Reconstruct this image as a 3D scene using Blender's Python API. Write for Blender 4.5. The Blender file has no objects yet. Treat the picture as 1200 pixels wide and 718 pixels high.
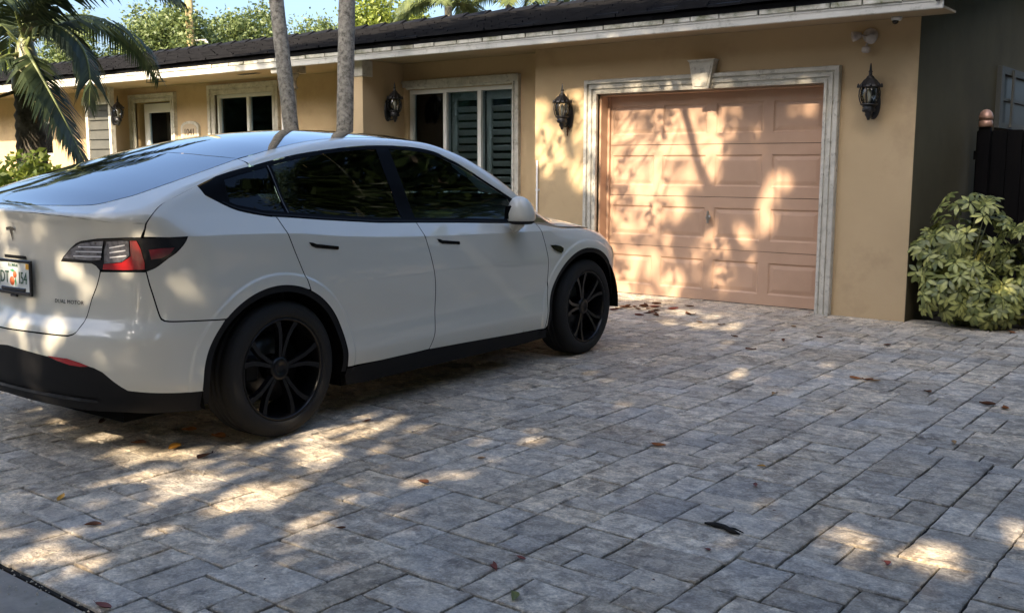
import bpy, bmesh, math, random
import numpy as np
from mathutils import Vector, Matrix
from mathutils.geometry import delaunay_2d_cdt

R = math.radians
rng = random.Random(7)
nrng = np.random.default_rng(11)
S = bpy.context.scene
COL = S.collection

# ------------------------------------------------------------------ camera
cam_d = bpy.data.cameras.new('camera')
cam = bpy.data.objects.new('camera', cam_d)
COL.objects.link(cam)
S.camera = cam
FPX, YAW, PITCH, ROLL, CAMH = 1181.88, -0.665, 0.1375, 0.0024, 1.3685
fw = Vector((math.sin(YAW) * math.cos(PITCH), math.cos(YAW) * math.cos(PITCH), -math.sin(PITCH)))
rt = Vector((math.cos(YAW), -math.sin(YAW), 0))
up = rt.cross(fw)
r2 = rt * math.cos(ROLL) + up * math.sin(ROLL)
u2 = up * math.cos(ROLL) - rt * math.sin(ROLL)
m = Matrix((r2, u2, -fw)).transposed().to_4x4()
m.translation = Vector((0, 0, CAMH))
cam.matrix_world = m
cam_d.sensor_fit = 'HORIZONTAL'
cam_d.sensor_width = 36.0
cam_d.lens = FPX / 1200 * 36.0
cam_d.clip_start = 0.05
cam_d.clip_end = 2000
S.render.resolution_x = 1024
S.render.resolution_y = 612

# ------------------------------------------------------------------ light
SUN_AZ = R(8.0)          # sun stands behind the camera, a little to the right
SUN_EL = R(34.3)
to_sun = Vector((math.sin(SUN_AZ) * math.cos(SUN_EL), -math.cos(SUN_AZ) * math.cos(SUN_EL), math.sin(SUN_EL)))
w = bpy.data.worlds.new('World')
S.world = w
w.use_nodes = True
nt = w.node_tree
nt.nodes.clear()
sky = nt.nodes.new('ShaderNodeTexSky')
sky.sky_type = 'NISHITA'
sky.sun_disc = False
sky.sun_elevation = SUN_EL
sky.sun_rotation = math.atan2(to_sun.x, to_sun.y)
sky.air_density = 1.0
sky.dust_density = 5.5
sky.ozone_density = 4.0
bgn = nt.nodes.new('ShaderNodeBackground')
bgn.inputs['Strength'].default_value = 0.15
out = nt.nodes.new('ShaderNodeOutputWorld')
nt.links.new(sky.outputs[0], bgn.inputs[0])
nt.links.new(bgn.outputs[0], out.inputs[0])
sl = bpy.data.lights.new('sun', 'SUN')
sl.energy = 4.6
sl.angle = R(0.45)
sl.color = (1.0, 0.82, 0.60)
so = bpy.data.objects.new('sun', sl)
so.rotation_euler = to_sun.to_track_quat('Z', 'Y').to_euler()
so.location = (0, -20, 20)
COL.objects.link(so)
S.view_settings.view_transform = 'Standard'
S.view_settings.look = 'None'
S.view_settings.gamma = 1.0
S.view_settings.use_curve_mapping = False
S.view_settings.exposure = 1.6
S.render.engine = 'CYCLES'

# ------------------------------------------------------------------ materials
MATS = {}
def mat(name, col=(.5, .5, .5), rough=.6, spec=.5, metal=0, coat=0, var=None, vscale=4, bump=0, bscale=30,
        attr=False, trans=0, coord='Object', dark=None, dscale=1.5, damt=.5, stretch=None, bdist=.01):
    """Principled material; var = second colour mixed by noise, dark = stain colour with its own noise,
    attr = multiply by the vertex attribute 'tone'."""
    if name in MATS:
        return MATS[name]
    M = bpy.data.materials.new(name)
    M.use_nodes = True
    n = M.node_tree
    b = n.nodes['Principled BSDF']
    b.inputs['Base Color'].default_value = (*col, 1)
    b.inputs['Roughness'].default_value = rough
    b.inputs['Specular IOR Level'].default_value = spec
    b.inputs['Metallic'].default_value = metal
    b.inputs['Coat Weight'].default_value = coat
    b.inputs['Coat Roughness'].default_value = .03
    if trans:
        b.inputs['Transmission Weight'].default_value = trans
    tc = n.nodes.new('ShaderNodeTexCoord')
    src = tc.outputs[coord]
    if stretch:
        mp = n.nodes.new('ShaderNodeMapping')
        mp.inputs['Scale'].default_value = stretch
        n.links.new(src, mp.inputs[0])
        src = mp.outputs[0]
    cur = None
    def noise(sc, det=6, ro=.6):
        t = n.nodes.new('ShaderNodeTexNoise')
        t.inputs['Scale'].default_value = sc
        t.inputs['Detail'].default_value = det
        t.inputs['Roughness'].default_value = ro
        n.links.new(src, t.inputs['Vector'])
        return t
    def mix(a, bb, fac, mode='MIX'):
        x = n.nodes.new('ShaderNodeMix')
        x.data_type = 'RGBA'
        x.blend_type = mode
        for s, v in ((6, a), (7, bb)):
            if isinstance(v, tuple):
                x.inputs[s].default_value = (*v, 1)
            else:
                n.links.new(v, x.inputs[s])
        if isinstance(fac, float):
            x.inputs[0].default_value = fac
        else:
            n.links.new(fac, x.inputs[0])
        return x.outputs[2]
    def ramp(s, a, bb):
        r = n.nodes.new('ShaderNodeMapRange')
        r.inputs[1].default_value = a
        r.inputs[2].default_value = bb
        n.links.new(s, r.inputs[0])
        return r.outputs[0]
    cur = col
    if var:
        cur = mix(cur, var, ramp(noise(vscale).outputs[0], .35, .68))
    if dark:
        cur = mix(cur, dark, ramp(noise(dscale, 8, .7).outputs[0], .62 - .25 * damt, .80 - .15 * damt))
    if attr:
        a = n.nodes.new('ShaderNodeAttribute')
        a.attribute_name = 'tone'
        cur = mix(cur, a.outputs['Color'], 1.0, 'MULTIPLY')
    if cur is not col:
        n.links.new(cur, b.inputs['Base Color'])
    if bump:
        bp = n.nodes.new('ShaderNodeBump')
        bp.inputs['Strength'].default_value = bump
        bp.inputs['Distance'].default_value = bdist
        n.links.new(noise(bscale, 8, .65).outputs[0], bp.inputs['Height'])
        n.links.new(bp.outputs[0], b.inputs['Normal'])
    MATS[name] = M
    return M

def glass_mat(name, tint, alpha, rough=.02):
    """window glass: tinted see-through pane with a fresnel reflection"""
    M = bpy.data.materials.new(name)
    M.use_nodes = True
    n = M.node_tree
    n.nodes.clear()
    o = n.nodes.new('ShaderNodeOutputMaterial')
    tr = n.nodes.new('ShaderNodeBsdfTransparent')
    tr.inputs[0].default_value = (tint[0] * alpha, tint[1] * alpha, tint[2] * alpha, 1)
    gl = n.nodes.new('ShaderNodeBsdfGlossy')
    gl.inputs['Roughness'].default_value = rough
    gl.inputs['Color'].default_value = (.9, .95, 1, 1)
    fr = n.nodes.new('ShaderNodeFresnel')
    fr.inputs['IOR'].default_value = 1.5
    mx = n.nodes.new('ShaderNodeMixShader')
    n.links.new(fr.outputs[0], mx.inputs[0])
    n.links.new(tr.outputs[0], mx.inputs[1])
    n.links.new(gl.outputs[0], mx.inputs[2])
    n.links.new(mx.outputs[0], o.inputs[0])
    MATS[name] = M
    return M

def leaf_mat(name, col, col2, trans=.35, rough=.5):
    M = bpy.data.materials.new(name)
    M.use_nodes = True
    n = M.node_tree
    b = n.nodes['Principled BSDF']
    a = n.nodes.new('ShaderNodeAttribute')
    a.attribute_name = 'tone'
    mx = n.nodes.new('ShaderNodeMix')
    mx.data_type = 'RGBA'
    mx.inputs[6].default_value = (*col, 1)
    mx.inputs[7].default_value = (*col2, 1)
    n.links.new(a.outputs['Fac'], mx.inputs[0])
    n.links.new(mx.outputs[2], b.inputs['Base Color'])
    b.inputs['Roughness'].default_value = rough
    t = n.nodes.new('ShaderNodeBsdfTranslucent')
    n.links.new(mx.outputs[2], t.inputs[0])
    ms = n.nodes.new('ShaderNodeMixShader')
    ms.inputs[0].default_value = trans
    n.links.new(b.outputs[0], ms.inputs[1])
    n.links.new(t.outputs[0], ms.inputs[2])
    o = n.nodes['Material Output']
    n.links.new(ms.outputs[0], o.inputs[0])
    MATS[name] = M
    return M

# ------------------------------------------------------------------ object helpers
def tag(o, label=None, cat=None, group=None, kind=None):
    if label: o['label'] = label
    if cat: o['category'] = cat
    if group: o['group'] = group
    if kind: o['kind'] = kind
    return o

def empty(name, loc=(0, 0, 0), rz=0, parent=None):
    o = bpy.data.objects.new(name, None)
    o.empty_display_size = .1
    o.location = loc
    o.rotation_euler = (0, 0, rz)
    COL.objects.link(o)
    if parent: o.parent = parent
    return o

def link(name, me, parent=None):
    o = bpy.data.objects.new(name, me)
    COL.objects.link(o)
    if parent: o.parent = parent
    return o

def copy_tree(o, parent=None):
    c = o.copy()
    COL.objects.link(c)
    c.parent = parent
    for ch in list(o.children):
        copy_tree(ch, c)
    return c

class MB:
    def __init__(s):
        s.v = []; s.f = []; s.sm = []
    def add(s, vs, fs, smooth=False):
        k = len(s.v)
        s.v += [tuple(map(float, p)) for p in vs]
        s.f += [tuple(i + k for i in f) for f in fs]
        s.sm += [smooth] * len(fs)
        return s
    def box(s, x0, x1, y0, y1, z0, z1, bev=0):
        if x0 > x1: x0, x1 = x1, x0
        if y0 > y1: y0, y1 = y1, y0
        if z0 > z1: z0, z1 = z1, z0
        b = min(bev, (x1 - x0) / 2.2, (y1 - y0) / 2.2, (z1 - z0) / 2.2)
        if b <= 0:
            s.add([(x, y, z) for x in (x0, x1) for y in (y0, y1) for z in (z0, z1)],
                  [(0, 1, 3, 2), (4, 6, 7, 5), (0, 4, 5, 1), (2, 3, 7, 6), (0, 2, 6, 4), (1, 5, 7, 3)])
            return s
        bm = bmesh.new()
        bmesh.ops.create_cube(bm, size=1)
        for q in bm.verts:
            q.co = ((x0 + x1) / 2 + q.co.x * (x1 - x0), (y0 + y1) / 2 + q.co.y * (y1 - y0), (z0 + z1) / 2 + q.co.z * (z1 - z0))
        bmesh.ops.bevel(bm, geom=bm.edges[:], offset=b, segments=1, affect='EDGES', profile=.5)
        bm.verts.ensure_lookup_table()
        s.add([q.co for q in bm.verts], [[q.index for q in f.verts] for f in bm.faces])
        bm.free()
        return s
    def lathe(s, prof, c=(0, 0, 0), n=20, axis='Z', smooth=True, cap=True, ph=0):
        vs = []; fs = []
        for r, h in prof:
            for k in range(n):
                a = 2 * math.pi * k / n + ph
                p = (r * math.cos(a), r * math.sin(a), h)
                if axis == 'Y': p = (p[0], p[2], p[1])
                if axis == 'X': p = (p[2], p[0], p[1])
                vs.append((c[0] + p[0], c[1] + p[1], c[2] + p[2]))
        for i in range(len(prof) - 1):
            for k in range(n):
                a, b = i * n + k, i * n + (k + 1) % n
                fs.append((a, b, b + n, a + n))
        if cap:
            fs.append(tuple(range(n))[::-1]); fs.append(tuple(range((len(prof) - 1) * n, len(prof) * n)))
        return s.add(vs, fs, smooth)
    def tube(s, pts, rad, n=8, smooth=True, jit=0):
        pts = [Vector(p) for p in pts]
        if not hasattr(rad, '__len__'): rad = [rad] * len(pts)
        vs = []; fs = []
        ref = Vector((0.3, 0.2, 1)).normalized()
        for i, p in enumerate(pts):
            t = (pts[min(i + 1, len(pts) - 1)] - pts[max(i - 1, 0)]).normalized()
            a = t.cross(ref)
            if a.length < .1: a = t.cross(Vector((1, 0, 0)))
            a.normalize(); b = t.cross(a)
            for k in range(n):
                an = 2 * math.pi * k / n
                rr = rad[i] * (1 + (rng.uniform(-jit, jit) if jit else 0))
                vs.append(p + (a * math.cos(an) + b * math.sin(an)) * rr)
        for i in range(len(pts) - 1):
            for k in range(n):
                q, w_ = i * n + k, i * n + (k + 1) % n
                fs.append((q, w_, w_ + n, q + n))
        fs.append(tuple(range(n))[::-1]); fs.append(tuple(range((len(pts) - 1) * n, len(pts) * n)))
        return s.add(vs, fs, smooth)
    def mesh(s, name, m):
        me = bpy.data.meshes.new(name)
        me.from_pydata(s.v, [], s.f)
        me.polygons.foreach_set('use_smooth', s.sm)
        bm = bmesh.new(); bm.from_mesh(me)
        bmesh.ops.recalc_face_normals(bm, faces=bm.faces[:])
        bm.to_mesh(me); bm.free()
        if m: me.materials.append(m)
        return me
    def build(s, name, m, parent=None):
        return link(name, s.mesh(name, m), parent)

def quads_mesh(name, V, n, m, tone=None, tri=False):
    """V: (n*4,3) array of independent quads"""
    me = bpy.data.meshes.new(name)
    k = 3 if tri else 4
    me.vertices.add(n * k); me.loops.add(n * k); me.polygons.add(n)
    me.vertices.foreach_set('co', np.asarray(V, np.float32).ravel())
    me.loops.foreach_set('vertex_index', np.arange(n * k, dtype=np.int32))
    me.polygons.foreach_set('loop_start', np.arange(n, dtype=np.int32) * k)
    me.update(calc_edges=True)
    if tone is not None:
        at = me.attributes.new('tone', 'FLOAT_COLOR', 'POINT')
        t = np.repeat(tone, k)
        c = np.stack([t, t, t, np.ones_like(t)], -1)
        at.data.foreach_set('color', c.astype(np.float32).ravel())
    me.materials.append(m)
    return me

def leaf_quads(P, L, Wd, nrm=None, spread=1.0, droop=0):
    """diamond leaves at points P (n,3)"""
    n = len(P)
    d = nrng.normal(size=(n, 3)); d[:, 2] = d[:, 2] * .7 - droop
    d /= np.linalg.norm(d, axis=1)[:, None]
    a = nrng.normal(size=(n, 3))
    if nrm is not None: a = a * .6 + nrm
    s = np.cross(d, a); s /= np.linalg.norm(s, axis=1)[:, None] + 1e-9
    l = L * nrng.uniform(.6, 1.25, n)[:, None]; w_ = Wd * nrng.uniform(.6, 1.2, n)[:, None]
    return np.stack([P, P + d * l * .45 + s * w_ * .5, P + d * l, P + d * l * .45 - s * w_ * .5], 1).reshape(-1, 3)

def text_mesh(txt, size, m, ext=0.002, align='CENTER'):
    cu = bpy.data.curves.new('lettering', 'FONT')
    cu.body = txt; cu.size = size; cu.extrude = ext; cu.align_x = align; cu.align_y = 'CENTER'
    cu.resolution_u = 3
    o = bpy.data.objects.new('lettering', cu)
    COL.objects.link(o)
    dg = bpy.context.evaluated_depsgraph_get()
    me = bpy.data.meshes.new_from_object(o.evaluated_get(dg))
    bpy.data.objects.remove(o)
    me.materials.clear(); me.materials.append(m)
    return me
# ================================================================== SETTING
D = 9.22
def stone_mat():
    M = bpy.data.materials.new('stamped_stone')
    M.use_nodes = True
    n = M.node_tree
    B = n.nodes['Principled BSDF']
    B.inputs['Specular IOR Level'].default_value = .35
    tc = n.nodes.new('ShaderNodeTexCoord')
    def noise(sc, det, ro, st=(1, 1, 1), dist=0):
        mp = n.nodes.new('ShaderNodeMapping'); mp.inputs['Scale'].default_value = st
        n.links.new(tc.outputs['Object'], mp.inputs[0])
        t = n.nodes.new('ShaderNodeTexNoise'); t.inputs['Scale'].default_value = sc; t.inputs['Detail'].default_value = det
        t.inputs['Roughness'].default_value = ro; t.inputs['Distortion'].default_value = dist
        n.links.new(mp.outputs[0], t.inputs['Vector'])
        return t.outputs[0]
    def rng_(s, a, b, c=0, d=1):
        r = n.nodes.new('ShaderNodeMapRange'); r.inputs[1].default_value = a; r.inputs[2].default_value = b
        r.inputs[3].default_value = c; r.inputs[4].default_value = d
        n.links.new(s, r.inputs[0]); return r.outputs[0]
    def mix(a, b, f, mode='MIX'):
        x = n.nodes.new('ShaderNodeMix'); x.data_type = 'RGBA'; x.blend_type = mode
        for s, v in ((6, a), (7, b)):
            if isinstance(v, tuple): x.inputs[s].default_value = (*v, 1)
            else: n.links.new(v, x.inputs[s])
        if isinstance(f, float): x.inputs[0].default_value = f
        else: n.links.new(f, x.inputs[0])
        return x.outputs[2]
    big = noise(2.3, 4, .6)
    mid = noise(13, 8, .72, (1, 1.1, 1), .6)
    fine = noise(75, 6, .75)
    c = mix((.25, .205, .15), (.60, .515, .39), rng_(mid, .41, .60))
    c = mix(c, (.33, .315, .285), rng_(big, .38, .64, 0, .6))
    c = mix(c, (.10, .09, .078), rng_(noise(5.5, 8, .75, (1.3, 1, 1), .5), .52, .68, 0, .85))
    c = mix(c, (.72, .67, .58), rng_(noise(24, 8, .8, (1, 1.2, 1)), .56, .72, 0, .8))
    g = n.nodes.new('ShaderNodeCombineColor')
    f2 = rng_(fine, .3, .7, .62, 1.34)
    for k in range(3): n.links.new(f2, g.inputs[k])
    c = mix(c, g.outputs[0], 1.0, 'MULTIPLY')
    at = n.nodes.new('ShaderNodeAttribute'); at.attribute_name = 'tone'
    c = mix(c, at.outputs['Color'], 1.0, 'MULTIPLY')
    n.links.new(c, B.inputs['Base Color'])
    n.links.new(rng_(mid, .3, .7, .48, .78), B.inputs['Roughness'])
    h = n.nodes.new('ShaderNodeMath'); h.operation = 'MULTIPLY_ADD'
    h.inputs[1].default_value = .30
    n.links.new(noise(60, 8, .7, (1, 1.2, 1)), h.inputs[0]); n.links.new(noise(11, 8, .68, (1, 1.2, 1), .8), h.inputs[2])
    bp = n.nodes.new('ShaderNodeBump'); bp.inputs['Strength'].default_value = 1.0; bp.inputs['Distance'].default_value = .030
    n.links.new(h.outputs[0], bp.inputs['Height']); n.links.new(bp.outputs[0], B.inputs['Normal'])
    return M
m_stone = stone_mat()
m_joint = mat('joint_grout', (.022, .021, .02), .95, .1)
m_street = mat('street_concrete', (.24, .22, .19), .9, .2, var=(.33, .30, .25), vscale=9, bump=.5, bscale=60, dark=(.10, .10, .07), dscale=2.2)
m_soil = mat('soil', (.10, .075, .05), .95, .1, var=(.06, .05, .03), vscale=8, bump=.6, bscale=20)

def plane(name, x0, x1, y0, y1, z, m, label):
    o = MB().add([(x0, y0, z), (x1, y0, z), (x1, y1, z), (x0, y1, z)], [(0, 1, 2, 3)]).build(name, m)
    return tag(o, label, None, None, 'structure')
plane('ground', -400, 400, -300, 600, -.07, m_soil, 'bare earth and lawn spreading around the plot')
m_lawn = mat('lawn_soil', (.06, .075, .03), .95, .1, var=(.09, .085, .04), vscale=6, bump=.5, bscale=25)
lw = MB()
lw.box(-26, -6.34, 1.56, 9.7, -.06, -.018)
lw.box(2.62, 30, 1.56, 12, -.06, -.018)
tag(lw.build('lawn', m_lawn), 'planted strip of lawn and soil beside the driveway', None, None, 'structure')
st = MB(); st.box(-60, 40, -9.0, 1.53, -.065, -.012)
tag(st.build('street', m_street), 'worn concrete street edge in front of the driveway', None, None, 'structure')

# driveway slab with every stamped stone proud of the dark joints
drv = MB(); drv.box(-6.34, 2.62, 1.54, 9.46, -.065, -.0125)
drive = tag(drv.build('driveway', m_joint), 'grey stamped stone driveway in an uneven ashlar pattern', None, None, 'structure')
U = .0745
NX, NY = 120, 106
X0, Y0 = -6.33, 1.55
prng = random.Random(21)
stones = []
def split(i, j, a, b):
    """cut one stamp mat into ashlar stones"""
    if a * b <= prng.choice((8, 10, 12, 15, 16, 20)) and max(a, b) <= 6 or (a <= 3 and b <= 3):
        stones.append((X0 + i * U, Y0 + j * U, a * U, b * U)); return
    if (a > b * prng.uniform(.7, 1.3) and a >= 4) or b < 4:
        k = prng.randint(2, a - 2); split(i, j, k, b); split(i + k, j, a - k, b)
    else:
        k = prng.randint(2, b - 2); split(i, j, a, k); split(i, j + k, a, b - k)
i = 0
while i < NX:
    wd_ = prng.choice((9, 10, 11, 12, 13))
    if NX - i - wd_ < 5: wd_ = NX - i
    j = 0
    while j < NY:
        ht_ = prng.choice((8, 10, 11, 13, 14))
        if NY - j - ht_ < 5: ht_ = NY - j
        split(i, j, wd_, ht_)
        j += ht_
    i += wd_
def stone_geo(x, y, a, b):
    q = random.Random(int(x * 977 + y * 131))
    g = q.uniform(.0026, .0054)
    n = 4
    def ring(ins, z, amp):
        P = []
        x0, y0, x1, y1 = x + ins, y + ins, x + a - ins, y + b - ins
        for k in range(n): P.append([x0 + (x1 - x0) * k / n, y0])
        for k in range(n): P.append([x1, y0 + (y1 - y0) * k / n])
        for k in range(n): P.append([x1 - (x1 - x0) * k / n, y1])
        for k in range(n): P.append([x0, y1 - (y1 - y0) * k / n])
        return P
    o = ring(g, 0, 0)
    jit = [(q.gauss(0, .0018), q.gauss(0, .0018)) for _ in o]
    i_ = ring(g + q.uniform(.003, .007), 0, 0)
    ju = q.uniform(-.0035, .0035); jv = q.uniform(-.0035, .0035); z0 = q.uniform(-.0025, .001)
    cx, cy = x + a / 2, y + b / 2
    def zt(px, py): return z0 + ju * (px - cx) / .3 + jv * (py - cy) / .3
    V = [(p[0] + t[0], p[1] + t[1], -.016) for p, t in zip(o, jit)]
    V += [(p[0] + t[0], p[1] + t[1], zt(*p) - .0035) for p, t in zip(o, jit)]
    V += [(p[0] + t[0] * 1.5, p[1] + t[1] * 1.5, zt(*p) + q.gauss(0, .0009)) for p, t in zip(i_, jit)]
    k = 4 * n
    F = [(e, (e + 1) % k, k + (e + 1) % k, k + e) for e in range(k)]
    F += [(k + e, k + (e + 1) % k, 2 * k + (e + 1) % k, 2 * k + e) for e in range(k)]
    F.append(tuple(range(2 * k, 3 * k)))
    tn = q.uniform(1.08, 1.68)
    w_ = q.uniform(-.03, .03)
    return V, F, (tn * (1 + w_), tn, tn * (1 - w_ * 1.6), 1)
def tone_attr(me, cols):
    at = me.attributes.new('tone', 'FLOAT_COLOR', 'POINT')
    at.data.foreach_set('color', np.asarray(cols, np.float32).ravel())
def px_of(x, y, z=0):
    d_ = Vector((x, y, z)) - Vector((0, 0, CAMH))
    dep = d_.dot(fw)
    if dep < .3: return None
    return 600 + FPX * d_.dot(r2) / dep, 359 - FPX * d_.dot(u2) / dep, dep
rank = []
for s_ in stones:
    c_ = px_of(s_[0] + s_[2] / 2, s_[1] + s_[3] / 2)
    vis = c_ is not None and -60 < c_[0] < 1260 and c_[1] < 770
    hid = -6.0 < s_[0] + s_[2] / 2 < -4.3 and 2.7 < s_[1] < 6.9      # wholly under the car
    rank.append((0 if (vis and not hid) else 1, (c_[2] if c_ else 99) - 2.0 * math.sqrt(s_[2] * s_[3])))
order = sorted(range(len(stones)), key=lambda k: rank[k])
far = MB(); farc = []
for n_, k in enumerate(order):
    V, F, c_ = stone_geo(*stones[k])
    if n_ < 300:
        me = bpy.data.meshes.new('paving_stone'); me.from_pydata(V, [], F); me.materials.append(m_stone)
        tone_attr(me, [c_] * len(V))
        link('paving_stone', me, drive)
    else:
        far.add(V, F); farc += [c_] * len(V)
me = bpy.data.meshes.new('paving_field'); me.from_pydata(far.v, [], far.f); me.materials.append(m_stone)
tone_attr(me, farc)
tag(link('paving_field', me, drive), kind='stuff')

# ================================================================== HOUSE
m_wall = mat('tan_stucco', (.52, .385, .225), .85, .25, var=(.48, .355, .205), vscale=1.6, bump=.35, bscale=150, dark=(.40, .29, .17), dscale=1.3, damt=.35)
m_cream = mat('cream_trim', (.60, .57, .49), .75, .3, var=(.42, .40, .34), vscale=9, bump=.4, bscale=70, dark=(.20, .18, .14), dscale=16, damt=.35)
m_fasc = mat('fascia_paint', (.58, .56, .50), .6, .4, var=(.44, .43, .38), vscale=2.5, bump=.15, bscale=40, dark=(.20, .19, .14), dscale=9, damt=.3)
m_block = mat('eave_block_paint', (.66, .64, .57), .7, .3, var=(.45, .42, .33), vscale=5, bump=.3, bscale=40, dark=(.12, .13, .05), dscale=6, damt=.55)
m_soff = mat('soffit_paint', (.42, .33, .22), .8, .2)
m_tile = mat('dark_roof_tile', (.005, .005, .006), .8, .12, var=(.010, .010, .011), vscale=6, bump=.4, bscale=50)
m_peach = mat('peach_paint', (.50, .325, .22), .55, .4, var=(.44, .285, .19), vscale=2.2, bump=.05, bscale=60)
m_frame = mat('white_aluminium', (.66, .65, .60), .45, .5)
m_dark = mat('dark_room', (.012, .012, .014), .9, .1)
m_slat = mat('grey_shutter', (.55, .54, .50), .5, .4)
m_pane = glass_mat('window_glass', (.85, .92, .95), .85)
m_grey = mat('grey_board', (.06, .062, .055), .7, .3, var=(.08, .08, .07), vscale=5)
m_iron = mat('black_iron', (.012, .012, .014), .42, .5, bump=.1, bscale=90)

house = empty('house', (-6, D, 0))
tag(house, 'tan stucco house with dark tiled roof and peach garage door', 'house')
def hp(mb, name, m, parent=house):
    """build with world coordinates and parent keeping them in place"""
    o = mb.build(name, m)
    o.parent = parent
    o.matrix_parent_inverse = Matrix.Identity(4)
    off = Vector(); q = parent
    while q: off += q.location; q = q.parent
    o.location = -off
    return o
GL, GR = -6.906, -2.75
OL, OR, OT = -6.065, -3.575, 2.137
ZS = 2.66
b = MB(); b.box(GL, OL, D, D + .25, -.05, ZS); b.box(OR, GR - .004, D, D + .25, -.05, ZS); b.box(OL, OR, D, D + .25, OT, ZS)
hp(b, 'wall', m_wall)
b = MB(); b.box(GL, GL + .2, D + .25, 9.72, -.05, ZS)                      # garage return beside the porch
hp(b, 'wall', m_wall)
# gable end wall, pentagon extruded
RY, RZ0, RIDY, RIDZ = 8.56, 2.80, 12.6, 3.72
SL = (RIDZ - RZ0) / (RIDY - RY)
BACK = 2 * RIDY - RY
def gable(x0, x1):
    prof = [(D + .25, -.05), (D + .25, RZ0 + SL * (D + .25 - RY) - .03), (RIDY, RIDZ - .03), (BACK - .6, RZ0 + SL * .6 - .03), (BACK - .6, -.05)]
    n = len(prof)
    V = [(x, y, z) for x in (x0, x1) for y, z in prof]
    return MB().add(V, [tuple(range(n)), tuple(range(n, 2 * n))[::-1]] + [(i, (i + 1) % n, (i + 1) % n + n, i + n) for i in range(n)])
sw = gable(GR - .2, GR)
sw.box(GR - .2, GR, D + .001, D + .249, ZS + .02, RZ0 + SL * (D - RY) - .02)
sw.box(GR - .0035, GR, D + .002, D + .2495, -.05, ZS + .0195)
hp(sw, 'wall', mat('shaded_stucco', (.13, .11, .065), .9, .15, var=(.10, .085, .052), vscale=1.6, bump=.12, bscale=120))  # tan stucco darkened, the shade of this side put into its colour
# recessed porch: back wall with the wide window, partition with the lantern, long wall with window and door
RB = 9.52
WX0, WX1, WZ0, WZ1 = -9.16, -7.45, .35, 2.33
b = MB(); b.box(-9.24, WX0, RB, RB + .2, -.05, ZS); b.box(WX1, GL, RB, RB + .2, -.05, ZS)
b.box(WX0, WX1, RB, RB + .2, WZ1, ZS); b.box(WX0, WX1, RB, RB + .2, -.05, WZ0)
hp(b, 'wall', m_wall)
b = MB(); b.box(-9.41, -9.24, 8.80, 9.95, -.05, ZS)
hp(b, 'wall', m_wall)
b = MB(); b.box(-9.425, -9.228, 8.785, 8.97, 2.46, ZS - .002, .008)
hp(b, 'pilaster_cap', m_cream)
LB = 9.75
LX0, LX1, LZ0, LZ1 = -13.54, -12.13, .9, 2.46
DX0, DX1, DZ = -15.78, -14.71, 2.42
BX0, BX1, BZ0, BZ1 = -19.35, -18.6, 1.55, 2.2
b = MB()
b.box(LX1, -9.41, LB, LB + .2, -.05, ZS); b.box(DX1, LX0, LB, LB + .2, -.05, ZS); b.box(BX1, DX0, LB, LB + .2, -.05, ZS); b.box(-26, BX0, LB, LB + .2, -.05, ZS)
b.box(LX0, LX1, LB, LB + .2, LZ1, ZS); b.box(LX0, LX1, LB, LB + .2, -.05, LZ0); b.box(DX0, DX1, LB, LB + .2, DZ, ZS)
b.box(BX0, BX1, LB, LB + .2, BZ1, ZS); b.box(BX0, BX1, LB, LB + .2, -.05, BZ0)
hp(b, 'wall', m_wall)
b = MB(); b.box(-26, GR - .21, BACK - .8, BACK - .6, -.05, 2.7); b.box(-26, -25.8, 9.96, BACK - .81, -.05, 2.7)
hp(b, 'wall', m_wall)
# soffit, fascia and eave blocks
b = MB(); b.box(-26, -2.47, 8.642, 9.215, ZS, ZS + .02); b.box(-26, GR - .25, 9.215, 9.97, ZS, ZS + .02)
hp(b, 'soffit', m_soff)
b = MB(); b.box(-26, -2.41, 8.612, 8.64, 2.625, 2.702, .006); b.box(-26, -2.41, 8.606, 8.6115, 2.685, 2.703)
fascia = hp(b, 'fascia', m_fasc)
x = -2.42
while x > -21.5:
    wd = rng.uniform(.27, .38)
    b = MB(); b.box(x - wd + rng.uniform(.006, .02), x, 8.594 + rng.uniform(-.003, .003), 8.63, 2.7035, 2.783 + rng.uniform(-.003, .002), .005)
    hp(b, 'eave_block', m_block, fascia)
    x -= wd
# roof
b = MB()
def slope_z(y): return RZ0 + SL * (y - RY)
V = [(xx, yy, zz) for xx in (-26.4, -2.46) for yy, zz in ((RY + .03, slope_z(RY + .03) - .06), (RIDY, RIDZ - .06), (BACK, RZ0 - .06), (BACK, RZ0), (RIDY, RIDZ), (RY + .03, slope_z(RY + .03) - .012))]
b.add(V, [(0, 1, 2, 3, 4, 5), (11, 10, 9, 8, 7, 6)] + [(i, (i + 1) % 6, (i + 1) % 6 + 6, i + 6) for i in range(6)])
roof = hp(b, 'roof', m_tile)
b = MB()
for y0, y1 in ((RY + .02, RIDY), ):
    V = [(xx, yy, slope_z(yy) + dz) for xx in (-2.458, -2.43) for yy, dz in ((y0, -.13), (y1, -.13), (y1, .012), (y0, .012))]
    b.add(V, [(0, 1, 2, 3), (7, 6, 5, 4), (0, 4, 5, 1), (1, 5, 6, 2), (2, 6, 7, 3), (3, 7, 4, 0)])
hp(b, 'rake_board', mat('rake_paint', (.05, .048, .04), .7, .3), roof)
tw, te = .33, .335
tl = []
ncourse = int((RIDY - RY) / te) + 1
for c_ in range(ncourse):
    y0 = RY - .03 + c_ * te
    xo = (c_ % 2) * tw / 2
    k = 0
    while -2.46 - xo - k * tw > -26:
        tl.append((-2.46 - xo - k * tw - tw / 2, y0)); k += 1
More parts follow.
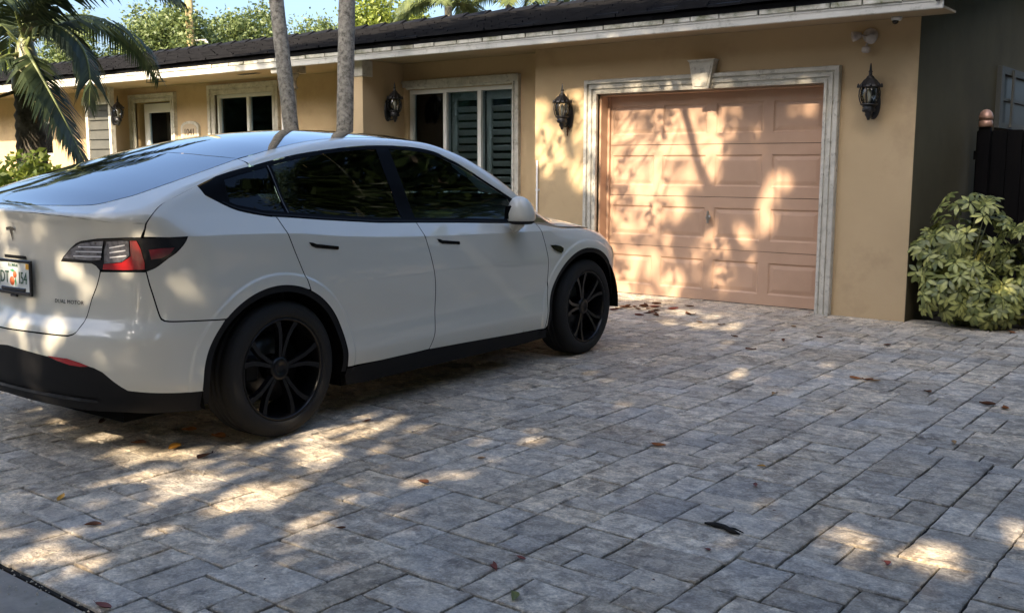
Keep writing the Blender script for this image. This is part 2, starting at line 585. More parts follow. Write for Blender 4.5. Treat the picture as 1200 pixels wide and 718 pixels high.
def tile_geo(xc, y0, q):
    w2_ = tw / 2 - .004
    l = te + .05
    up_ = q.uniform(0, .010); sk = q.uniform(-.012, .012)
    V = []
    for dz in (0, .026):
        for sx in (-1, 1):
            for yy, lift in ((y0 + sk, .022 + up_), (min(y0 + l, RIDY + .05), .004)):
                V.append((xc + sx * w2_, yy, slope_z(yy) + lift + dz - .012))
    return V, [(0, 1, 3, 2), (4, 6, 7, 5), (0, 4, 5, 1), (2, 3, 7, 6), (0, 2, 6, 4), (1, 5, 7, 3)]
tl.sort(key=lambda t: (0 if (px_of(t[0], t[1], slope_z(t[1])) and 0 < px_of(t[0], t[1], slope_z(t[1]))[0] < 1200 and px_of(t[0], t[1], slope_z(t[1]))[1] > -20) else 1, t[0] ** 2 + t[1] ** 2))
fb = MB(); q = random.Random(5)
for n_, (xc, y0) in enumerate(tl):
    V, F = tile_geo(xc, y0, q)
    if n_ < 300: hp(MB().add(V, F), 'roof_tile', m_tile, roof)
    else: fb.add(V, F)
# ridge caps
for k in range(50):
    xx = -2.5 - k * .46
    fb.add([(xx - .48, RIDY + s_ * .16, RIDZ - .02 + (0.0 if s_ else .075)) for s_ in (-1, 0, 1)] + [(xx, RIDY + s_ * .16, RIDZ - .005 + (0.0 if s_ else .09)) for s_ in (-1, 0, 1)],
           [(0, 1, 4, 3), (1, 2, 5, 4), (0, 3, 5, 2), (0, 2, 1), (3, 4, 5)])
tag(hp(fb, 'roof_tile_field', m_tile, roof), kind='stuff')

# garage surround: moulding swept round the opening with mitred corners
def surround(name, x0, x1, z0, z1, y, prof, m, parent, sides=('l', 't', 'r')):
    """prof: (outward from opening edge, proud of the wall); opening x0..x1, top z1, wall plane y"""
    b = MB()
    n = len(prof)
    path = []
    for o_, p_ in prof:
        path.append([(x0 - o_, y - p_, z0), (x0 - o_, y - p_, z1 + o_), (x1 + o_, y - p_, z1 + o_), (x1 + o_, y - p_, z0)])
    for seg in range(3):
        if ('l', 't', 'r')[seg] not in sides: continue
        V = []
        for k in range(n): V += [path[k][seg], path[k][seg + 1]]
        F = [(2 * k, 2 * k + 1, 2 * k + 3, 2 * k + 2) for k in range(n - 1)]
        b.add(V, F)
    return hp(b, name, m, parent)
gp = [(.0, -.03), (.0, .038), (.018, .044), (.03, .044), (.034, .03), (.05, .03), (.054, .05), (.085, .05), (.089, .036), (.102, .036), (.108, .062), (.142, .062), (.148, .05), (.148, -.004)]
trim = surround('garage_surround', OL, OR, -.01, OT, D, gp, m_cream, house)
kb = MB()
def wedge(b, xc, w0, w1, z0, z1, y0, y1):
    V = [(xc - w0, y0, z0), (xc + w0, y0, z0), (xc + w1, y0, z1), (xc - w1, y0, z1), (xc - w0, y1, z0), (xc + w0, y1, z0), (xc + w1, y1, z1), (xc - w1, y1, z1)]
    b.add(V, [(0, 1, 2, 3), (7, 6, 5, 4), (0, 4, 5, 1), (1, 5, 6, 2), (2, 6, 7, 3), (3, 7, 4, 0)])
wedge(kb, -4.80, .085, .135, OT - .005, 2.405, D - .095, D + .02)
wedge(kb, -4.80, .066, .112, OT + .02, 2.375, D - .103, D - .094)
wedge(kb, -4.80, .13, .15, 2.395, 2.415, D - .112, D + .02)
hp(kb, 'keystone', m_cream, trim)
# peach jambs lining the opening
b = MB(); b.box(OL + .001, OL + .02, D + .035, D + .2, 0, OT - .02); b.box(OR - .02, OR - .001, D + .035, D + .2, 0, OT - .02); b.box(OL + .001, OR - .001, D + .035, D + .2, OT - .019, OT - .001)
hp(b, 'door_jamb', m_peach)
b = MB(); b.box(OL + .02, OL + .045, D + .165, D + .199, 0, OT - .022); b.box(OR - .045, OR - .02, D + .165, D + .199, 0, OT - .022)
hp(b, 'door_stop', m_peach)
# sectional garage door
DY = D + .2
b = MB(); b.box(OL + .021, OR - .021, DY + .03, DY + .045, .004, OT - .02)
gdoor = hp(b, 'garage_door', m_dark)
sec = .5325
dx0, dx1 = OL + .022, OR - .022
pw = (dx1 - dx0) / 4
for k in range(4):
    z0, z1 = .006 + k * sec, .006 + (k + 1) * sec - .0055
    if k == 3: z1 = OT - .021
    xs = [dx0]; 
    for c_ in range(4): xs += [dx0 + pw * c_ + pw * .085, dx0 + pw * (c_ + 1) - pw * .085]
    xs.append(dx1)
    za, zb = z0 + .105, z1 - .105
    b = MB()
    b.box(dx0, dx1, DY, DY + .028, z0, za); b.box(dx0, dx1, DY, DY + .028, zb, z1)
    for c_ in range(5): b.box(xs[2 * c_], xs[2 * c_ + 1], DY, DY + .028, za, zb)
    hp(b, 'door_section', m_peach, gdoor)
    for c_ in range(4):
        a0, a1 = xs[2 * c_ + 1], xs[2 * c_ + 2]
        V = []
        rings = [(0, .0005), (.014, .011), (.024, .011), (.058, .004)]
        for ins, dep in rings:
            V += [(a0 + ins, DY + dep, za + ins), (a1 - ins, DY + dep, za + ins), (a1 - ins, DY + dep, zb - ins), (a0 + ins, DY + dep, zb - ins)]
        F = []
        for r_ in range(3): F += [(r_ * 4 + i, r_ * 4 + (i + 1) % 4, r_ * 4 + 4 + (i + 1) % 4, r_ * 4 + 4 + i) for i in range(4)]
        F.append((12, 13, 14, 15))
        hp(MB().add(V, F), 'raised_panel', m_peach, gdoor)
b = MB(); b.lathe([(.028, 0), (.028, .012), (.014, .016), (.012, .04)], (-4.81, DY - .042, .86), 14, 'Y')
b.box(-4.822, -4.798, DY - .052, DY - .038, .80, .925, .004)
hp(b, 'lock_handle', mat('worn_chrome', (.45, .44, .42), .3, .5, metal=1), gdoor)
b = MB(); b.box(dx0, dx1, DY - .004, DY + .03, .0005, .0055)
hp(b, 'weather_strip', m_iron, gdoor)

# windows
def window(x0, x1, z0, z1, y, mull, name='window', slats=True, fr=.05):
    b = MB()
    b.box(x0, x0 + fr, y, y + .09, z0, z1); b.box(x1 - fr, x1, y, y + .09, z0, z1)
    b.box(x0 + fr, x1 - fr, y, y + .09, z1 - fr, z1); b.box(x0 + fr, x1 - fr, y, y + .09, z0, z0 + fr)
    for mx_ in mull: b.box(mx_ - .027, mx_ + .027, y + .003, y + .085, z0 + fr, z1 - fr)
    wobj = hp(b, name, m_frame)
    edges = [x0 + fr] + [v for mm in mull for v in (mm - .027, mm + .027)] + [x1 - fr]
    for k in range(0, len(edges), 2):
        a0, a1 = edges[k], edges[k + 1]
        pb = MB(); pb.box(a0, a1, y + .04, y + .046, z0 + fr, z1 - fr)
        hp(pb, 'pane', m_pane, wobj)
        if slats:
            # shutter panel behind the glass: stiles and louvres
            st_ = MB(); sw_ = min(.09, (a1 - a0) * .2)
            st_.box(a0 + .01, a0 + sw_, y + .10, y + .13, z0 + fr, z1 - fr); st_.box(a1 - sw_, a1 - .01, y + .10, y + .13, z0 + fr, z1 - fr)
            st_.box(a0 + sw_, a1 - sw_, y + .10, y + .13, z1 - fr - .10, z1 - fr); st_.box(a0 + sw_, a1 - sw_, y + .10, y + .13, z0 + fr, z0 + fr + .10)
            hp(st_, 'shutter_frame', m_slat, wobj)
            zz = z0 + fr + .15
            while zz < z1 - fr - .12:
                sb = MB()
                V = [(xx, y + .115 + dy, zz + dz) for xx in (a0 + sw_, a1 - sw_) for dy, dz in ((-.032, .026), (-.026, .032), (.032, -.026), (.026, -.032))]
                sb.add(V, [(0, 1, 2, 3), (7, 6, 5, 4), (0, 4, 5, 1), (1, 5, 6, 2), (2, 6, 7, 3), (3, 7, 4, 0)])
                hp(sb, 'slat', m_slat, wobj)
                zz += .095
    bb = MB(); bb.box(x0 - .02, x1 + .02, y + .2, y + .21, z0 - .02, z1 + .02)
    hp(bb, 'unlit_room_sheet', m_dark, wobj)  # dark sheet standing in for the unlit room behind the window
    return wobj
window(WX0, WX1, WZ0, WZ1, RB + .03, [-8.565, -8.005])
wp = [(.0, -.03), (.0, .03), (.025, .035), (.03, .022), (.05, .022), (.055, .045), (.105, .045), (.11, -.004)]
tr = surround('window_surround', WX0 + .005, WX1, .2, WZ1 + .005, RB, wp, m_cream, house, ('t', 'r'))
b = MB(); b.box(-9.215, WX1 + .105, RB - .055, RB - .044, WZ1 + .03, WZ1 + .115, .004)
hp(b, 'lintel', m_cream, tr)
window(LX0, LX1, LZ0, LZ1, LB + .03, [-12.78])
lp = [(.0, -.03), (.0, .03), (.06, .035), (.065, .022), (.085, .022), (.09, .05), (.15, .05), (.16, -.004)]
surround('window_surround', LX0, LX1, .7, LZ1, LB, lp, m_cream, house)
window(BX0, BX1, BZ0, BZ1, LB + .03, [], slats=False)
dp = [(.0, -.03), (.0, .035), (.05, .04), (.055, .025), (.08, .025), (.085, .055), (.13, .055), (.14, -.004)]
surround('door_surround', DX0, DX1, 0, DZ, LB, dp, m_cream, house)
b = MB(); fx0, fx1 = DX0 + .14, DX1 - .01
b.box(fx0, fx0 + .13, LB + .08, LB + .125, 0, DZ - .02); b.box(fx1 - .06, fx1, LB + .08, LB + .125, 0, DZ - .02)
b.box(fx0 + .13, fx1 - .06, LB + .08, LB + .125, DZ - .17, DZ - .02); b.box(fx0 + .13, fx1 - .06, LB + .08, LB + .125, 0, .3)
ed = hp(b, 'entry_door', m_frame)
b = MB(); b.box(fx0 + .13, fx1 - .06, LB + .10, LB + .106, .3, DZ - .17)
hp(b, 'pane', m_pane, ed)
b = MB(); b.box(DX0, DX1, LB + .23, LB + .24, 0, DZ)
hp(b, 'unlit_room_sheet', m_dark, ed)  # dark sheet painted for the unlit hall behind the door glass
# louvred grey screen with white posts further along the porch
b = MB(); b.box(-16.52, -16.44, 9.26, 9.34, 0, 2.4); b.box(-15.80, -15.73, 9.26, 9.34, 0, 2.655)
b.box(-16.60, -15.82, 9.24, 9.36, 2.38, 2.52, .01); b.box(-16.3, -15.95, 9.27, 9.33, 2.521, 2.655)
scr = hp(b, 'porch_screen', m_cream)
zz = .05
while zz < 2.3:
    b = MB(); V = [(xx, 9.30 + dy, zz + dz) for xx in (-16.44, -15.80) for dy, dz in ((-.03, -.0), (-.02, -.0), (.01, .165), (.0, .165))]
    b.add(V, [(0, 1, 2, 3), (7, 6, 5, 4), (0, 4, 5, 1), (1, 5, 6, 2), (2, 6, 7, 3), (3, 7, 4, 0)])
    hp(b, 'board', m_grey, scr); zz += .16
# porch column
b = MB(); b.lathe([(.125, 0), (.125, .1), (.105, .13), (.105, 1.2), (.10, 2.36)], (-10.63, 8.80, 0), 24)
colm = hp(b, 'column', m_cream)
b = MB(); b.lathe([(.10, 2.36), (.125, 2.375), (.125, 2.395), (.105, 2.41), (.107, 2.50), (.14, 2.54), (.15, 2.565)], (-10.63, 8.80, 0), 24)
b.box(-10.80, -10.46, 8.648, 8.96, 2.566, 2.66, .006)
hp(b, 'capital', m_cream, colm)
# soffit vents
for vx in (-14.2, -16.4, -11.9):
    b = MB(); b.box(vx - .22, vx + .22, 9.1, 9.2, ZS - .004, ZS - .0005)
    for k in range(7): b.box(vx - .2 + k * .06, vx - .17 + k * .06, 9.11, 9.19, ZS - .009, ZS - .0042)
    hp(b, 'soffit_vent', m_grey)
# side window on the gable wall
b = MB(); xs_ = GR
b.box(xs_ + .001, xs_ + .05, 11.98, 12.12, 1.80, 2.46); b.box(xs_ + .001, xs_ + .05, 12.12, 13.9, 2.38, 2.46); b.box(xs_ + .001, xs_ + .05, 12.12, 13.9, 1.80, 1.86); b.box(xs_ + .001, xs_ + .05, 13.9, 14.0, 1.80, 2.46)
b.box(xs_ + .052, xs_ + .075, 12.45, 12.52, 1.82, 2.44)
b.box(xs_ + .012, xs_ + .04, 12.12, 13.9, 2.10, 2.13)
swn = hp(b, 'side_window', mat('shaded_frame', (.10, .10, .085), .7, .3))  # white frame greyed, shade of this side put into the colour
b = MB(); b.box(xs_ + .003, xs_ + .01, 12.12, 13.9, 1.86, 2.38)
hp(b, 'pane', mat('dark_pane', (.01, .012, .014), .45, .2), swn)

# ------------------------------------------------------------------ things on the house walls
def lantern(loc, rz, label, scroll=True, mirror=1):
    L = empty('wall_lantern', loc, rz)
    tag(L, label, 'lantern', 'carriage lanterns on the house')
    ax = -.135
    b = MB()   # back plate, oval
    V = []; n = 24
    for yy, sc in ((-.002, 1), (-.016, 1), (-.024, .86)):
        for k in range(n):
            a = 2 * math.pi * k / n
            V.append((.058 * sc * math.cos(a), yy, -.055 + .135 * sc * math.sin(a)))
    F = [(r_ * n + k, r_ * n + (k + 1) % n, (r_ + 1) * n + (k + 1) % n, (r_ + 1) * n + k) for r_ in range(2) for k in range(n)]
    F.append(tuple(range(2 * n, 3 * n)))
    b.add(V, F, True)
    b.build('back_plate', m_iron, L)
    b = MB()
    b.lathe([(.098, .082), (.104, .088), (.098, .10), (.082, .118), (.060, .145), (.040, .160), (.030, .178), (.017, .186), (.014, .21), (.020, .218), (.012, .228), (.009, .26), (.004, .29)], (0, ax, 0), 8, smooth=False)
    for k in range(8):
        a = math.pi / 8 + k * math.pi / 4
        b.lathe([(.012, .082), (.010, .105), (.003, .118)], (.098 * math.cos(a), ax + .098 * math.sin(a), 0), 6)
    b.build('cap', m_iron, L)
    b = MB()
    for k in range(6):
        a = math.pi / 6 + k * math.pi / 3
        pts = [(rr * math.cos(a), ax + rr * math.sin(a), zz) for rr, zz in ((.078, .085), (.088, .05), (.090, .01), (.080, -.035), (.066, -.065))]
        b.tube(pts, .0055, 6)
    b.lathe([(.062, -.075), (.075, -.068), (.075, -.060), (.058, -.056)], (0, ax, 0), 16)
    b.build('cage', m_iron, L)
    b = MB(); b.lathe([(.058, -.06), (.070, -.03), (.080, .01), (.077, .055), (.066, .085)], (0, ax, 0), 18, cap=False)
    b.build('glass', m_lampglass, L)
    b = MB(); b.lathe([(.012, -.055), (.012, 0), (.019, .02), (.016, .05), (.004, .072)], (0, ax, 0), 10)
    b.build('candle', m_candle, L)
    b = MB()
    b.lathe([(.060, -.078), (.050, -.095), (.060, -.105), (.044, -.125), (.030, -.14), (.034, -.155), (.020, -.175), (.010, -.20)], (0, ax, 0), 10)
    for k in range(6):
        a = k * math.pi / 3
        b.lathe([(.004, -.012), (.013, 0), (.004, .012)], (.048 * math.cos(a), ax + .048 * math.sin(a), -.118), 6)
    b.tube([(0, -.02, -.05), (0, -.06, -.02), (0, -.10, -.055), (0, ax + .02, -.10)], [.014, .012, .012, .014], 8)
    b.tube([(0, -.02, -.14), (0, -.055, -.17), (0, -.10, -.165), (0, ax, -.14)], [.012, .011, .011, .013], 8)
    b.build('bracket', m_iron, L)
    if scroll:
        b = MB(); b.lathe([(.011, -.175), (.016, -.19), (.008, -.205), (.012, -.22), (.006, -.24), (.010, -.25), (.003, -.27)], (0, -.03, 0), 8)
        b.build('drop_finial', mat('rusty_iron', (.10, .05, .025), .8, .3), L)
    return L
m_lampglass = glass_mat('lantern_glass', (.95, .96, .93), .8, .12)
m_candle = mat('candle_sleeve', (.65, .62, .52), .6)
lantern((-6.44, D, 1.97), 0, 'black iron carriage lantern with rusty drop finial, left of garage door')
lantern((-3.12, D, 1.985), 0, 'black iron carriage lantern between garage door and house corner', False)
lantern((-9.24, 9.22, 2.12), math.pi / 2, 'black iron carriage lantern beside the three-panel shuttered window', False)
lantern((-15.70, 9.30, 2.22), math.pi / 2, 'black iron carriage lantern beside the glazed white entry door', False)

# security flood light
fl = empty('security_light', (-3.18, D, 2.53))
tag(fl, 'weathered twin-head security floodlight above the lantern by the corner', 'floodlight')
m_pink = mat('faded_plastic', (.50, .45, .41), .6, .4, var=(.34, .29, .26), vscale=14)
b = MB(); b.lathe([(.065, -.001), (.065, -.02), (.05, -.032), (.02, -.036)], (0, 0, 0), 22, 'Y'); b.build('base', m_pink, fl)
def head(tip, n0):
    b = MB(); a = Vector(n0).normalized()
    t = Vector(tip); b.tube([Vector((0, -.03, -.02)), t * .6 + Vector((0, -.02, 0)), t], .009, 8)
    pts = [t + a * s_ for s_ in (-.03, -.015, .02, .05, .055)]
    b.tube(pts, [.018, .030, .040, .046, .040], 14)
    return b
head((-.09, -.06, .0), (-.75, -.45, -.15)).build('lamp_head', m_pink, fl)
head((.035, -.09, -.03), (.3, -.9, -.3)).build('lamp_head', m_pink, fl)
b = MB(); b.tube([(-.01, -.03, -.04), (-.01, -.06, -.07), (-.012, -.07, -.10)], .010, 8); b.box(-.045, .022, -.105, -.045, -.155, -.10, .012); b.build('motion_sensor', m_pink, fl)
# dome camera under the eave
dc = empty('security_camera', (-2.93, 9.12, ZS))
tag(dc, 'small white dome security camera with black lens under the eave', 'camera')
b = MB(); b.lathe([(.045, -.001), (.045, -.02), (.040, -.03), (.03, -.035)], (0, 0, 0), 20); b.build('housing', mat('white_plastic', (.7, .7, .68), .4), dc)
b = MB(); b.lathe([(.030, -.034), (.027, -.048), (.016, -.06), (.004, -.064)], (-.006, -.01, 0), 16); b.build('lens', mat('lens_black', (.01, .01, .01), .1), dc)
# conduit at the garage corner
cp = MB(); cp.tube([(-6.86, D - .02, 0), (-6.86, D - .02, 1.44)], .011, 10); 
for zz in (.5, 1.1): cp.box(-6.885, -6.835, D - .012, D, zz, zz + .02)
tag(cp.build('conduit_pipe', mat('white_pvc', (.75, .74, .70), .4)), 'thin white pipe standing up at the left garage corner', 'pipe')
# house number plaque
pq = empty('number_plaque', (-14.19, LB, 1.93))
tag(pq, 'arched cream stone house number plaque on the porch wall', 'plaque')
def arch_plate(w_, h0, h1, y0, y1, n=12):
    pts = [(-w_, -h0), (w_, -h0)] + [(w_ * math.cos(t), h1 + (w_ * .42) * math.sin(t)) for t in [math.pi * k / n for k in range(n + 1)]]
    k = len(pts)
    V = [(p[0], y, p[1]) for y in (y0, y1) for p in pts]
    return V, [tuple(range(k)), tuple(range(k, 2 * k))[::-1]] + [(i, (i + 1) % k, (i + 1) % k + k, i + k) for i in range(k)]
b = MB(); b.add(*arch_plate(.24, .15, .05, -.04, -.001)); b.build('slab', m_cream, pq)
b = MB(); b.add(*arch_plate(.19, .115, .03, -.046, -.0405)); b.build('rim', mat('plaque_stone', (.45, .36, .25), .8), pq)
tm = text_mesh('1041', .15, mat('plaque_digit', (.10, .07, .04), .6), .003)
o = link('digits', tm, pq); o.location = (0, -.049, -.03); o.rotation_euler = (R(90), 0, 0)

# dark fence with a lit post cap beyond the bush
fn = empty('fence', (-2.7, 11.0, 0))
tag(fn, 'dark stained board fence beside the house wall', 'fence')
m_fence = mat('black_stain', (.005, .005, .006), .8, .1, var=(.008, .007, .007), vscale=5, stretch=(8, 8, .7))
x = .03
while x < 3.6:
    b = MB(); b.box(x, x + .135, -.012, .012, 0, 1.74 + rng.uniform(-.006, .006), .003); b.build('board', m_fence, fn); x += .142
b = MB(); b.box(.02, 3.62, .0125, .0138, 0.02, 1.73); b.build('backing', m_fence, fn)
for zz in (.35, 1.45):
    b = MB(); b.box(0, 3.7, .014, .05, zz, zz + .09); b.build('rail', m_fence, fn)
b = MB(); b.box(.055, .165, -.075, -.014, 0, 1.77); b.build('post', m_fence, fn)
pc = empty('post_lamp', (-2.59, 10.955, 1.769))
pc.scale = (.85, .85, .85)
tag(pc, 'small copper capped lamp sitting on the dark fence post', 'lamp')
m_cop = mat('copper_cap', (.62, .36, .26), .4, .5, metal=.4)
b = MB(); b.lathe([(.05, 0), (.078, .008), (.078, .05), (.070, .085)], (0, 0, 0), 20); b.build('base', m_cop, pc)
b = MB(); b.lathe([(.080, .092), (.078, .13), (.062, .175), (.035, .20), (.006, .208)], (0, 0, 0), 20); b.lathe([(.060, .085), (.060, .092)], (0, 0, 0), 14); b.build('cap', m_cop, pc)
# ================================================================== CAR
# body surface: implicit function of side width, top line, tail and nose (u forward from rear axle, v right, z up)
def spl(xs,ys):
    # natural-ish monotone cubic (pchip) interpolation, linear extrapolation
    xs=np.array(xs,float);ys=np.array(ys,float);h=np.diff(xs);d=np.diff(ys)/h
    m=np.zeros(len(xs)); m[0]=d[0];m[-1]=d[-1]
    for i in range(1,len(xs)-1):
        if d[i-1]*d[i]>0:
            w1=2*h[i]+h[i-1];w2=h[i]+2*h[i-1]; m[i]=(w1+w2)/(w1/d[i-1]+w2/d[i])
    def f(x):
        x=np.asarray(x,float); i=np.clip(np.searchsorted(xs,x)-1,0,len(h)-1)
        t=(x-xs[i])/h[i]; tc=np.clip(t,0,1)
        y=((1+2*tc)*(1-tc)**2)*ys[i]+tc*(1-tc)**2*h[i]*m[i]+tc**2*(3-2*tc)*ys[i+1]+tc**2*(tc-1)*h[i]*m[i+1]
        return y+np.where(t<0,(x-xs[0])*m[0],0)+np.where(t>1,(x-xs[-1])*m[-1],0)
    return f
def sm(x,a,b):
    t=np.clip((x-a)/(b-a),0,1); return t*t*(3-2*t)
def smax(a,b,k):
    h=np.maximum(k-np.abs(a-b),0)/k; return np.maximum(a,b)+h*h*k*.25
ROOF=spl([-1.2,-.885,-.80,-.6,-.4,-.2,0,.25,.5,.8,1.1,1.4,1.7,1.9,2.2,2.5,2.8,3.2],[1.10,1.155,1.180,1.266,1.345,1.412,1.468,1.524,1.561,1.585,1.590,1.580,1.54,1.49,1.383,1.245,1.09,.86])
ROOFK=spl([-1.,-.8,-.6,-.2,.2,.8,1.4,1.7,2.0,2.3,2.7],[.09,.085,.085,.125,.15,.155,.16,.20,.26,.33,.38])
HOOD=spl([1.9,2.3,2.5,2.8,3.1,3.35,3.55,3.72,3.9],[1.09,1.082,1.072,1.042,.995,.935,.865,.775,.64])
SHO=spl([-.9,-.5,0,.5,1.,1.6,2.2,2.6,3.0,3.5],[1.05,1.05,1.038,.995,.968,.950,.938,.928,.90,.80])
PLAN=spl([-1.,-.6,-.3,0,.6,1.3,2.2,2.6,2.9,3.3,3.7],[.90,.945,.958,.962,.955,.950,.952,.958,.960,.935,.88])
LOW=spl([.12,.2,.26,.32,.38,.44,.52,.62,.75],[.085,.05,.028,.012,.005,.011,.016,.010,.002])  # inset low body
def W(u,z):
    s=SHO(u); P=PLAN(u)
    low=LOW(np.clip(z,.12,.75))
    # door hollow only between the arches
    t=z-s
    up=.002+ .012*sm(z,.75,.9)+np.where(t>-.10,0,0)
    # rounding into the shoulder
    a=.006*np.clip((t+.12)/.12,0,None)**2
    b=.006+.64*np.clip(t,0,None)
    ab=np.where(t<=0,a,b)
    # ease the slope above: .62 -> .40
    ab=ab-.22*np.clip(t-.10,0,None)*sm(t,.02,.30)
    ins=np.where(z<.75,low,.002)+.012*sm(z,.70,.95)+ab
    w=P-ins
    # arch flares
    for cx,cz,ax,az in ((-.04,.335,.465,.45),(2.845,.335,.49,.455)):
        r=np.sqrt(((u-cx)/ax)**2+((z-cz)/az)**2)
        w=w+.009*sm(r,1.145,1.105)*sm(z,1.0,.80)
    return w
RZ=spl([.14,.22,.30,.40,.50,.58,.615,.68,.76,.86,1.0,1.10,1.155,1.3],[-.70,-.82,-.885,-.912,-.918,-.915,-.903,-.868,-.856,-.850,-.856,-.872,-.890,-.93])
FZ=spl([.12,.2,.3,.45,.6,.7,.8,1.0],[3.50,3.60,3.68,3.735,3.75,3.74,3.70,3.55])
def topz(u,v):
    # sharper fall toward the cant rail
    r=ROOF(u)-ROOFK(u)*v*v
    h=HOOD(u)-.10*v*v-.25*np.clip(np.abs(v)-.55,0,None)**2
    return smax(r,h,.05)
def BODYF(p):
    u=p[...,0];v=np.abs(p[...,1]);z=p[...,2]
    a=v-W(u,z)
    b=(z-topz(u,v))*np.interp(u,[1.5,2.0,2.7,3.0],[.95,.86,.86,.95])
    rr=RZ(z)+.16*v*v+.16*np.clip(v-.25,0,None)**2+ .9*np.clip(v-.72,0,None)**2
    c=rr-u
    ff=FZ(z)-.20*v*v-.9*np.clip(v-.45,0,None)**2
    d=u-ff
    k=.05+.10*sm(z,.4,.5)
    ac=smax(a,c,.20-.08*sm(z,.95,1.15))
    x=smax(ac,b,.045+.05*sm(u,2.2,2.7))
    # crisp deck lip at the back
    x=np.where(u<-.45,smax(ac,b,.045-.025*sm(v,.75,.5)),x)
    x=smax(x,d,.22)
    return x
def grad(p,e=1e-3):
    g=np.stack([BODYF(p+np.eye(3)[i]*e)-BODYF(p-np.eye(3)[i]*e) for i in range(3)],-1)
    return g/np.linalg.norm(g,axis=-1,keepdims=True)
def cast(o,d,t0,t1,n=160):
    """first hit along o+t d (arrays)"""
    o=np.atleast_2d(o).astype(float);d=np.atleast_2d(d).astype(float)
    ts=np.linspace(t0,t1,n); N=len(o)
    lo=np.full(N,np.nan);hi=np.full(N,np.nan); prev=BODYF(o+d*ts[0]); done=np.zeros(N,bool); 
    best=np.full(N,1e9);bt=np.full(N,t0)
    for i in range(1,n):
        f=BODYF(o+d*ts[i]); m=(~done)&(f<=0)
        lo[m]=ts[i-1];hi[m]=ts[i];done|=m
        b=f<best; bt[b&~done]=ts[i];best[b]=f[b]
    miss=~done; lo[miss]=bt[miss];hi[miss]=bt[miss]
    for k in range(26):
        mid=(lo+hi)/2; f=BODYF(o+d*mid[:,None]); ins=f<=0
        hi=np.where(ins,mid,hi);lo=np.where(ins,lo,mid)
    return o+d*((lo+hi)/2)[:,None],miss

TH = -0.0359
car = empty('car', (-3.9891 - .94 * math.cos(TH), 3.2336 + .94 * math.sin(TH), 0), 0)
car.rotation_euler = (0, 0, math.pi / 2 - TH)      # local x = forward, local -y = right
tag(car, 'white electric crossover car with black wheels parked on the driveway', 'car')

m_paint = mat('white_pearl_paint', (.66, .645, .56), .5, .3, coat=1.0)
m_paint.node_tree.nodes['Principled BSDF'].inputs['Coat IOR'].default_value = 1.65
m_black = mat('black_plastic', (.009, .009, .010), .6, .22, bump=.1, bscale=300)
m_gloss = mat('gloss_black', (.006, .006, .007), .12, .5)
m_gap = mat('gap_black', (.003, .003, .003), .9, .1)
m_roofg = mat('roof_glass', (.004, .006, .010), .02, .9, coat=1)
m_roofg.node_tree.nodes['Principled BSDF'].inputs['IOR'].default_value = 2.0
m_tint = glass_mat('privacy_glass', (.5, .6, .65), .05)
m_tint.node_tree.nodes['Fresnel'].inputs['IOR'].default_value = 1.3
m_front = glass_mat('front_glass', (.45, .75, .85), .34)
m_front.node_tree.nodes['Fresnel'].inputs['IOR'].default_value = 1.36
m_red = mat('lamp_red', (.42, .012, .012), .12, .6, coat=1)
m_clear = mat('lamp_clear', (.34, .34, .37), .16, .6, coat=1, metal=.6, var=(.10, .10, .12), vscale=38, bump=.3, bscale=60)
m_rubber = mat('tyre_rubber', (.018, .0175, .0165), .75, .3, bump=.3, bscale=120)
m_rim = mat('rim_black', (.004, .004, .005), .28, .35)
m_wframe = mat('window_trim_black', (.003, .003, .004), .5, .05)
m_steel = mat('brake_steel', (.07, .07, .07), .4, .5, metal=1)

def dens(P, close=True, step=.02):
    """linear densify of a 3D polyline"""
    P = [np.array(p, float) for p in P]
    out_ = []
    n = len(P)
    for i in range(n if close else n - 1):
        a, c_ = P[i], P[(i + 1) % n]
        k = max(1, int(np.linalg.norm(c_ - a) / step))
        for t in range(k): out_.append(a + (c_ - a) * t / k)
    if not close: out_.append(P[-1])
    return out_
def smooth(P, step=.02):
    """Catmull-Rom through open polyline"""
    P = [np.array(p, float) for p in P]
    Q = [2 * P[0] - P[1]] + P + [2 * P[-1] - P[-2]]
    out_ = []
    for i in range(1, len(Q) - 2):
        k = max(2, int(np.linalg.norm(Q[i + 1] - Q[i]) / step))
        for j in range(k):
            t = j / k
            out_.append(.5 * ((2 * Q[i]) + (-Q[i - 1] + Q[i + 1]) * t + (2 * Q[i - 1] - 5 * Q[i] + 4 * Q[i + 1] - Q[i + 2]) * t * t + (-Q[i - 1] + 3 * Q[i] - 3 * Q[i + 1] + Q[i + 2]) * t ** 3))
    out_.append(P[-1])
    return out_
def inside(poly, pts):
    poly = np.asarray(poly); x, y = pts[:, 0], pts[:, 1]
    c_ = np.zeros(len(pts), bool)
    n = len(poly); j = n - 1
    for i in range(n):
        xi, yi = poly[i]; xj, yj = poly[j]
        cond = ((yi > y) != (yj > y)) & (x < (xj - xi) * (y - yi) / (yj - yi + 1e-12) + xi)
        c_ ^= cond; j = i
    return c_
